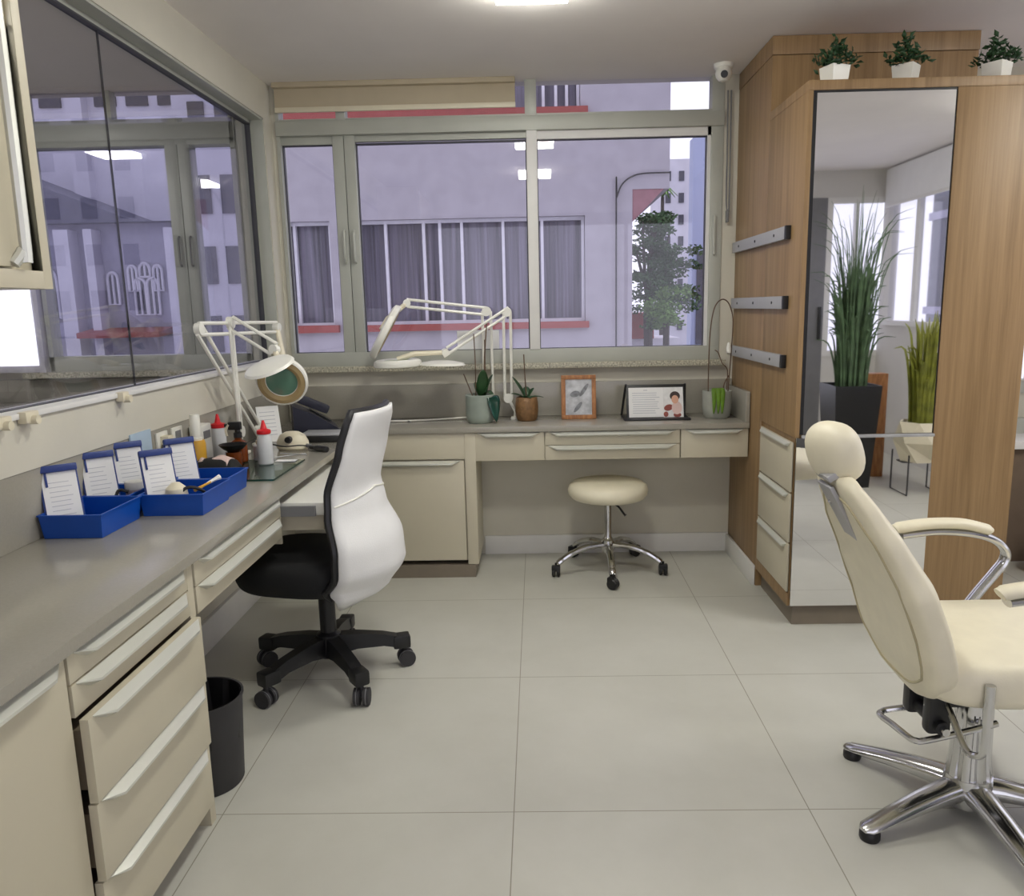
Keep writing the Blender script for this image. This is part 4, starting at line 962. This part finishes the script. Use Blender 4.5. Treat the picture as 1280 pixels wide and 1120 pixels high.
tag(MB().box(-.43, -.205, 4.286, 4.288, 1.136, 1.235).build('paper_notice', M['paper'], smooth=0), 'white sheet stuck low on the back window glass behind the lamps', 'paper')

# ------------------------------------------------------------------ desk phone and corner things
dp = thing('desk_phone', (-1.10, 3.83, ZL), 'dark navy desk phone tilted up in the corner of the worktops', 'phone')
P = Matrix.Translation((-1.10, 3.83, ZL)) @ Matrix.Rotation(math.radians(20), 4, 'Z')
m = MB(); m.loft([[(x, y0, 0), (x, y1, 0), (x, y1, h1), (x, y0, h0)] for x, y0, y1, h0, h1 in ((-.10, -.10, .12, .150, .150), (.00, -.10, .12, .105, .105), (.11, -.10, .12, .030, .030))], mat=P); b_ = m.build('body', M['phone'], dp)
m = MB(); m.box(-.115, .07, -.095, -.035, -.012, .030, .012, mat=P @ Matrix.Translation((-.0, 0, .142)) @ Matrix.Rotation(math.radians(25), 4, 'Y')); m.build('handset', M['phone'], dp)
m = MB(); m.box(-.02, .10, -.005, .10, .0, .004, .001, mat=P @ Matrix.Translation((0, 0, .108)) @ Matrix.Rotation(math.radians(33), 4, 'Y')); m.build('keypad', M['black'], b_)
bxk = thing('network_box', (-.97, 3.62, ZL), 'flat black box with a silver top edge in front of the desk phone', 'box')
bx('case', M['black'], (-1.10, -.90, 3.55, 3.72, ZL + .001, ZL + .030), bxk, .003); bx('lid', M['steel'], (-1.095, -.905, 3.56, 3.715, ZL + .030, ZL + .036), bxk, .001)
m = MB(); m.tube(smooth_path([(-.92, 4.02, ZL + .006), (-.85, 4.09, ZB + .006), (-.7, 4.1, ZB + .006), (-.55, 4.13, ZB + .006), (-.40, 4.17, ZB + .008), (-.30, 4.19, ZB + .006)]), .0045, 6); tag(m.build('power_cord', M['white']), 'white power cord running along the back worktop behind the white chair', 'cord')
m = MB(); m.tube(smooth_path([(-1.02, 3.93, ZL + .006), (-.9, 4.15, ZB + .006), (-.82, 4.18, ZB + .006), (-.7, 4.12, ZB + .005), (-.66, 4.05, ZB + .005)]), .003, 6); tag(m.build('phone_cord', M['grey']), 'thin grey cord looping behind the desk phone', 'cord')

nd = thing('nail_drill', (-1.07, 3.40, ZL), 'small rounded ivory nail drill console with a black knob', 'nail drill')
T = Matrix.Translation((-1.075, 3.40, ZL)) @ Matrix.Rotation(math.radians(-15), 4, 'Z')
m = MB(); m.lathe([(0, 0), (.062, 0), (.07, .008), (.068, .035), (.055, .062), (.03, .076), (0, .08)], n=32, mat=T @ Matrix.Diagonal((1.05, .8, 1, 1))); m.build('housing', M['white_warm'], nd)
m = MB(); m.cyl((.012, -.045, .048), (.016, -.066, .050), .016, .013, 16, mat=T); m.build('knob', M['black'], nd)
m = MB(); m.tube(smooth_path([(-.068, -.055, .028), (0, -.066, .022), (.07, -.06, .028), (.12, -.03, .02)]), .003, 6, mat=T); m.build('cord', M['rubber'], nd)
hp = thing('drill_handpiece', (-.96, 3.34, ZL), 'black drill handpiece lying on the left worktop right of the ivory console', 'tool')
m = MB(); m.tube([(-1.005, 3.37, ZL + .020), (-.985, 3.352, ZL + .016)], [.008, .011], 10); m.build('collar', M['grey'], hp)
m = MB(); m.tube(smooth_path([(-.985, 3.352, ZL + .015), (-.955, 3.33, ZL + .0135), (-.915, 3.31, ZL + .0125), (-.90, 3.30, ZL + .011)]), [.009] * 6 + [.0125] * 12 + [.006], 10); m.build('grip', M['black'], hp)
sc_ = thing('manicure_scissors', (-1.06, 3.22, ZL), 'grey manicure tools lying by the squeeze bottle', 'scissors')
m = MB()
for k, (a, b) in enumerate((((-1.10, 3.17), (-.98, 3.26)), ((-1.08, 3.24), (-.96, 3.20)))): m.tube([(a[0], a[1], ZL + .004 + .006 * k), (b[0], b[1], ZL + .004 + .006 * k)], .003, 6)
m.build('blade', M['steel'], sc_)
tg = thing('glass_mat', (-1.06, 2.95, ZL), 'teal-edged glass sheet on the left worktop under the squeeze bottle', 'mat')
bx('sheet', M['glass_teal'], (-1.28, -.945, 2.74, 3.12, ZL + .001, ZL + .007), tg, smooth=0)
m = MB(); 
for a in ((-1.28, -.945, 2.738, 2.741), (-1.28, -.945, 3.119, 3.122), (-.946, -.943, 2.74, 3.12)): m.box(*a, ZL + .001, ZL + .007)
m.build('edge', M['teal'], tg)
tag(MB().box(-1.045, -.965, 3.06, 3.10, ZL + .008, ZL + .010, mat=None).build('nail_file', M['paper']), 'white nail file on the glass sheet beside the squeeze bottle', 'file')

# bottles
def bottle(name, label, cat, c, body, bm_, cap, cm_, capname='cap', n=24, group=None):
    t = thing(name, c, label, cat, group)
    m = MB(); m.lathe(body, n=n); m.build('body', M[bm_], t, local=True)
    m = MB(); m.lathe(cap, n=n); m.build(capname, M[cm_], t, local=True)
    return t
bottle('squeeze_bottle', 'clear squeeze bottle with red nozzle standing on the glass sheet', 'bottle', (-1.065, 3.02, ZL + .008), [(0, 0), (.026, 0), (.029, .004), (.029, .085), (.027, .095), (.024, .115), (.020, .122), (0, .122)], 'clear', [(0, .120), (.026, .120), (.027, .124), (.026, .134), (.013, .139), (.010, .150), (.004, .172), (0, .172)], 'red', 'nozzle')
m = MB(); m.lathe([(0, .002), (.026, .003), (.026, .052), (0, .052)], (-1.065, 3.02, ZL + .008), n=20)
bottle('squeeze_bottle', 'second red-topped squeeze bottle against the left wall behind the yellow bottle', 'bottle', (-1.315, 3.20, ZL), [(0, 0), (.026, 0), (.029, .004), (.029, .115), (.025, .130), (0, .130)], 'clear', [(0, .129), (.027, .129), (.028, .145), (.012, .150), (.009, .165), (.004, .185), (0, .185)], 'red', 'nozzle')
yb = bottle('lotion_bottle', 'tall bottle of yellow liquid with a white pump sleeve beside the blue trays', 'bottle', (-1.290, 2.93, ZL), [(0, 0), (.029, 0), (.032, .004), (.032, .108), (.028, .122), (0, .122)], 'yellow', [(0, .121), (.022, .121), (.022, .132), (.0185, .134), (.0185, .215), (.016, .219), (0, .219)], 'white', 'cap')
ab_ = thing('amber_bottle', (-1.19, 3.08, ZL + .008), 'amber bottle with a black spray pump behind the squeeze bottle', 'bottle')
m = MB(); m.lathe([(0, 0), (.030, 0), (.033, .004), (.033, .07), (.028, .082), (.014, .09), (.014, .1), (0, .1)], n=24); m.build('body', M['amber'], ab_, local=True)
m = MB(); m.lathe([(0, .098), (.016, .098), (.016, .116), (.010, .12), (.010, .132), (0, .132)], n=20); m.box(-.034, .016, -.011, .011, .128, .160, .005); m.box(-.05, -.03, -.006, .006, .140, .152, .003); m.build('pump', M['black'], ab_, local=True)
m = MB(); m.tube(smooth_path([(-.03, -.008, .15), (-.042, -.009, .13), (-.040, -.008, .105)]), .005, 8); m.build('trigger', M['white_warm'], ab_, local=True)
bd_ = thing('black_dish', (-1.175, 2.985, ZL + .008), 'wide black dish on an amber jar in front of the spray bottle', 'dish')
m = MB(); m.lathe([(0, 0), (.028, 0), (.03, .004), (.03, .058), (0, .058)], n=24); m.build('jar', M['amber'], bd_, local=True)
m = MB(); m.lathe([(0, .058), (.02, .058), (.038, .070), (.052, .084), (.053, .087), (.048, .086), (.03, .07), (0, .066)], n=32); m.build('bowl', M['black'], bd_, local=True)
oj = thing('amber_jar', (-1.115, 3.12, ZL + .008), 'low clear jar of amber liquid left of the squeeze bottle', 'jar')
m = MB(); m.lathe([(0, 0), (.030, 0), (.032, .003), (.032, .058), (.026, .064), (0, .064)], n=24); m.build('body', M['clear'], oj, local=True)
m = MB(); m.lathe([(0, .064), (.02, .064), (.02, .078), (0, .08)], n=20); m.build('cap', M['white_warm'], oj, local=True)
gp = thing('goggle_case', (-1.185, 2.83, ZL + .008), 'black soft case with pink cloth on top behind the rear blue tray', 'case')
m = MB(); m.loft([[(x, .055 * s * math.cos(a), .002 + h * (.5 + .5 * math.sin(a))) for a in [2 * PI * i / 16 for i in range(16)]] for x, s, h in ((-.085, .4, .03), (-.06, .9, .055), (-.02, 1.0, .062), (.03, 1, .06), (.07, .9, .052), (.092, .4, .03))]); m.build('body', M['black_fab'], gp, local=True)
m = MB(); m.grid(lambda u, v: V((-.05 + .11 * u, -.045 + .09 * v, .064 + .008 * math.sin(u * 7) * math.cos(v * 6) - .03 * (2 * v - 1) ** 2)), 12, 10); m.build('cloth', M['pink'], gp, local=True, solid=.003)
sg = thing('price_card', (-1.22, 3.62, ZL), 'white printed card leaning on the backsplash behind the lamp', 'card')
T = Matrix.Translation((-1.235, 3.60, ZL)) @ Matrix.Rotation(math.radians(30), 4, 'Z') @ Matrix.Rotation(math.radians(-20), 4, 'X')
MB().box(-.05, .05, -.002, .002, 0, .17, mat=T).build('sheet', M['paper'], sg)
m = MB()
for i in range(7): m.box(-.038, .03, -.0028, -.002, .14 - i * .018, .143 - i * .018, mat=T)
m.build('writing', M['ink'], sg)

# sockets, card, clips on the left wall
tag(MB().box(XLOW + .0225, XLOW + .030, 2.56, 2.70, .878, .965, .002).build('leaflet', pmat('pale_blue_card', rgb(176, 196, 214), .7)), 'pale blue leaflet with a red top stuck on the left backsplash', 'leaflet')
tag(MB().box(XLOW + .0305, XLOW + .033, 2.56, 2.70, .960, .972, .001).build('leaflet_strip', M['red']), 'thin red strip on top of the pale blue leaflet', 'strip') if False else None
for y, lab in ((2.78, 'white wall socket with a plug, left of the pair above the blue trays'), (2.90, 'white wall socket, right of the pair above the blue trays')):
    t = thing('wall_socket', (XLOW + .022, y, .90), lab, 'socket', 'wall sockets on the left backsplash')
    bx('plate', M['white'], (XLOW + .0225, XLOW + .030, y - .042, y + .042, .878, .942, ), t, .002)
    bx('insert', M['grey'] if y > 2.8 else M['white_warm'], (XLOW + .030, XLOW + (.034 if y > 2.8 else .06), y - .02, y + .02, .892, .928), t, .003)
rt = thing('white_router', (-1.325, 3.05, ZL), 'white upright device standing against the wall behind the yellow bottle', 'device')
bx('case', M['white'], (-1.348, -1.30, 3.0, 3.10, ZL + .001, ZL + .165), rt, .008); bx('panel', M['grey'], (-1.3005, -1.298, 3.02, 3.08, ZL + .11, ZL + .14), rt)
m = MB(); m.tube(smooth_path([(-1.345, 2.78, .90), (-1.32, 2.72, .88), (-1.30, 2.70, .85), (-1.30, 2.78, .84), (-1.31, 2.9, .87), (-1.32, 3.0, .83)]), .0045, 6); tag(m.build('power_cord', M['rubber']), 'dark power cord looping below the wall sockets', 'cord')
for y, lab in ((1.93, 'ivory clip on the glass partition sill at the far left edge'), (2.04, 'ivory clip on the partition sill just right of the edge one'), (2.52, 'small ivory clip alone on the middle of the partition sill')):
    s = 1.4 if y < 2.3 else 1
    m = MB(); m.box(-1.349, -1.322, y - .02 * s, y + .02 * s, 1.082, 1.113, .006); m.cyl((-1.33, y, 1.09), (-1.308, y, 1.09), .012, n=14)
    tag(m.build('sill_clip', M['white_warm']), lab, 'clip', 'clips on the partition sill')

# ------------------------------------------------------------------ blue trays with clipped notes
def tray(x0, x1, y0, y1, label, note, h=.062, nz=.185):
    t = thing('blue_tray', ((x0 + x1) / 2, (y0 + y1) / 2, ZL), label, 'tray', 'blue trays on the left worktop')
    m = MB(); i = .006; w = .003; z = ZL + .001
    outer = lambda q, zz: [(x0 + q, y0 + q, zz), (x1 - q, y0 + q, zz), (x1 - q, y1 - q, zz), (x0 + q, y1 - q, zz)]
    m.loft([outer(i, z), outer(0, z + h), outer(-.003, z + h), outer(-.003, z + h + .004), outer(w, z + h + .004), outer(i + w, z + w)])
    m.build('box', M['blue'], t, smooth=0)
    nx, ny, rz = note
    T = Matrix.Translation((nx, ny, z + .006)) @ Matrix.Rotation(math.radians(rz), 4, 'Z') @ Matrix.Rotation(math.radians(-17), 4, 'X')
    m = MB(); m.box(-.048, .048, 0, .004, 0, nz, .0015, mat=T); m.box(-.048, .048, -.012, .004, nz - .016, nz + .004, .004, mat=T); bb = m.build('clipboard', M['navy'], t)
    nt_ = MB().box(-.043, .043, -.0025, -.0005, 0.002, nz - .016, mat=T).build('note', M['paper'], t)
    m = MB(); m.box(-.035, -.029, -.006, -.003, nz - .055, nz - .012, .001, mat=T); m.build('clip', M['navy'], bb)
    m = MB(); rr = random.Random(int(y0 * 100))
    for k in range(9): m.box(-.028, .03 - rr.uniform(0, .02), -.0032, -.0026, nz - .045 - k * .013, nz - .0434 - k * .013, mat=T)
    m.build('writing', M['ink'], nt_)
    return t
tray(-1.345, -1.175, 2.04, 2.255, 'blue tray nearest the camera with one upright clipped note', (-1.295, 2.085, 42))
tray(-1.350, -1.215, 2.265, 2.42, 'blue tray against the wall behind the nearest one, holding a white tub', (-1.298, 2.285, 42))
tray(-1.350, -1.215, 2.43, 2.61, 'rearmost blue tray against the wall with a clipped note', (-1.298, 2.46, 42))
tray(-1.185, -0.995, 2.265, 2.475, 'blue tray near the worktop front edge holding cotton and scissors', (-1.13, 2.31, 42))
tray(-1.185, -1.005, 2.485, 2.66, 'blue tray beside the glass sheet, behind the cotton one', (-1.155, 2.525, 42))
tb = thing('round_tub', (-1.250, 2.375, ZL + .005), 'round white tub with a pinkish band in a blue tray', 'tub')
m = MB(); m.lathe([(0, 0), (.027, 0), (.028, .06), (0, .06)], n=28); m.build('body', M['pink'], tb, local=True)
m = MB(); m.lathe([(0, .058), (.030, .058), (.030, .078), (.028, .081), (0, .081)], n=28); m.build('lid', M['white'], tb, local=True)
cp = MB(); cp.lathe([(0, 0), (.028, .006), (.034, .03), (.030, .055), (.012, .072), (0, .074)], (-1.095, 2.315, ZL + .02), n=20); tag(cp.build('cotton_ball', M['white_warm']), 'cream cotton ball in the front blue tray', 'cotton')
ss = thing('scissors', (-1.06, 2.34, ZL + .05), 'dark-handled scissors lying across the front blue tray', 'scissors')
m = MB(); m.tube(smooth_path([(-1.075, 2.295, .80), (-1.07, 2.305, .834), (-1.05, 2.32, .840), (-1.03, 2.345, .824), (-1.015, 2.36, .80)]), .005, 8); m.build('handle', M['black'], ss)
m = MB(); m.tube([(-1.05, 2.34, .826), (-1.025, 2.40, .838)], [.006, .003], 8); m.build('blade', M['yellow'], ss)
br_ = MB(); br_.tube([(-1.04, 2.38, .83), (-1.02, 2.42, .842), (-1.01, 2.435, .846)], [.003, .006, .009], 8); tag(br_.build('small_brush', M['white']), 'small white brush sticking out of the front blue tray', 'brush')
dk = MB(); dk.tube(smooth_path([(-1.27, 2.44, .80), (-1.25, 2.47, .845), (-1.22, 2.49, .852), (-1.235, 2.45, .80)]), .006, 8); tag(dk.build('dark_tongs', M['black']), 'small dark tool poking out of the wall-side blue trays', 'tool')
dk = MB(); dk.tube(smooth_path([(-1.265, 2.275, .80), (-1.26, 2.295, .838), (-1.235, 2.305, .832)]), .005, 8); tag(dk.build('nail_nipper', M['black']), 'small black nipper leaning in the nearest blue tray', 'tool')

# ------------------------------------------------------------------ plants seen in the mirror
def grass(t, mat, n, hmin, hmax, spread, r0, z0, wid, seed):
    rr = random.Random(seed); m = MB()
    for i in range(n):
        a = rr.uniform(0, 2 * PI); h = rr.uniform(hmin, hmax); q = rr.uniform(0, r0); sp = spread * rr.uniform(.1, 1) ** 1.4
        b = V((q * math.cos(a), q * math.sin(a), z0)); d = V((math.cos(a + rr.uniform(-.5, .5)), math.sin(a + rr.uniform(-.5, .5)), 0))
        pts = [b, b + d * sp * .12 + V((0, 0, h * .4)), b + d * sp * .45 + V((0, 0, h * .78)), b + d * sp + V((0, 0, h * (1 - .22 * sp / spread)))]
        m.tube(smooth_path(pts, 3), [wid * k for k in (.8, 1, 1, 1, .95, .9, .8, .6, .4, .15)], 4, flat=.25)
    return m.build('blades', mat, t, local=True)
gp1 = thing('grass_plant', (2.28, .54, 0), 'tall grass plant in a black pot, seen in the mirror', 'plant')
m = MB(); m.loft([[(-q, -q, z), (q, -q, z), (q, q, z), (-q, q, z)] for q, z in ((.125, 0), (.165, .72), (.165, .75), (.15, .75), (.145, .70))]); m.build('pot', M['black'], gp1, local=True, smooth=0)
MB().box(-.145, .145, -.145, .145, .66, .70).build('soil', M['soil'], gp1, local=True)
grass(gp1, M['green3'], 190, .45, 1.02, .20, .11, .69, .0075, 11)
ob = grass(gp1, M['green3'], 70, .9, 1.50, .40, .10, .69, .0042, 13); ob.name = 'wisps'
gp2 = thing('grass_plant', (2.68, .82, 0), 'yellow-green grass plant in a faceted cream planter, seen in the mirror', 'plant')
m = MB(); o8 = lambda q, z, tw: [(q * math.cos(2 * PI * j / 6 + tw), q * math.sin(2 * PI * j / 6 + tw), z) for j in range(6)]
m.loft([o8(.13, .23, 0), o8(.175, .37, .5), o8(.15, .51, 0), o8(.135, .51, 0), o8(.12, .47, 0)]); m.build('planter', M['white_warm'], gp2, local=True, smooth=0)
MB().lathe([(0, .45), (.12, .45), (.12, .475), (0, .475)], n=6).build('soil', M['soil'], gp2, local=True)
m = MB()
for s in (-1, 1): m.tube([(s * .13, -.13, .29), (s * .13, -.13, .006), (s * .13, .13, .006), (s * .13, .13, .29)], .006, 6)
m.box(-.135, .135, -.05, .05, .222, .230); m.build('stand', M['rubber'], gp2, local=True)
grass(gp2, M['olive'], 90, .4, .86, .16, .08, .47, .010, 12)
wp = thing('wooden_panel', (2.60, .25, 0), 'orange wooden panel leaning behind the black pot, seen in the mirror', 'panel')
MB().box(2.50, 2.66, .18, .30, 0, .80, .004).build('board', M['wood_frame'], wp)
bg = thing('black_bag', (2.68, 3.75, 0), 'black bag on the floor behind the oak cabinet at the right edge', 'bag')
m = MB(); m.loft(cushion(2.62, 3.78, .20, .13, .001, .2, e=.7, crown=.03)); m.build('body', M['black_fab'], bg)
m = MB(); m.tube(smooth_path([(2.5, 3.78, .18), (2.55, 3.78, .30), (2.68, 3.78, .30), (2.74, 3.78, .18)]), .01, 8); m.build('handle', M['black'], bg)

# ------------------------------------------------------------------ daylight
wd = bpy.data.worlds.new('overcast_sky'); sc.world = wd; wd.use_nodes = True
bgn = wd.node_tree.nodes['Background']; bgn.inputs[0].default_value = (0.89, 0.875, 1.0, 1); bgn.inputs[1].default_value = 1.35

# ------------------------------------------------------------------ camera
f_px, cx, cy = 992.714, 656.0, 563.93
pi_, ya, ro = .17996, .01875, -.02056
Ry = Matrix(((math.cos(ya), 0, math.sin(ya)), (0, 1, 0), (-math.sin(ya), 0, math.cos(ya))))
Rx = Matrix(((1, 0, 0), (0, math.cos(pi_), -math.sin(pi_)), (0, math.sin(pi_), math.cos(pi_))))
Rz = Matrix(((math.cos(ro), -math.sin(ro), 0), (math.sin(ro), math.cos(ro), 0), (0, 0, 1)))
R = Rz @ Rx @ Ry
w_ = lambda r: V((r[0], r[2], -r[1]))
ax, ay, az = w_(R[0]), -w_(R[1]), -w_(R[2])
cam = bpy.data.cameras.new('camera'); co = bpy.data.objects.new('camera', cam); COL.objects.link(co)
co.matrix_world = Matrix(((ax.x, ay.x, az.x, 0), (ax.y, ay.y, az.y, 0), (ax.z, ay.z, az.z, 1.355), (0, 0, 0, 1)))
cam.sensor_fit = 'HORIZONTAL'; cam.sensor_width = 36.0; cam.lens = f_px / 1280 * 36.0
cam.shift_x = (640 - cx) / 1280; cam.shift_y = (cy - 560) / 1280
cam.clip_start = 0.02; cam.clip_end = 300
sc.camera = co
vs_ = sc.view_settings
vs_.view_transform = 'Standard'; vs_.look = 'None'; vs_.gamma = 1.0; vs_.exposure = 0.16; vs_.use_curve_mapping = False
sc.cycles.use_denoising = True
sc.cycles.max_bounces = 10; sc.cycles.diffuse_bounces = 5; sc.cycles.glossy_bounces = 6; sc.cycles.transparent_max_bounces = 24
sc.cycles.caustics_reflective = False; sc.cycles.caustics_refractive = False; sc.cycles.sample_clamp_indirect = 6
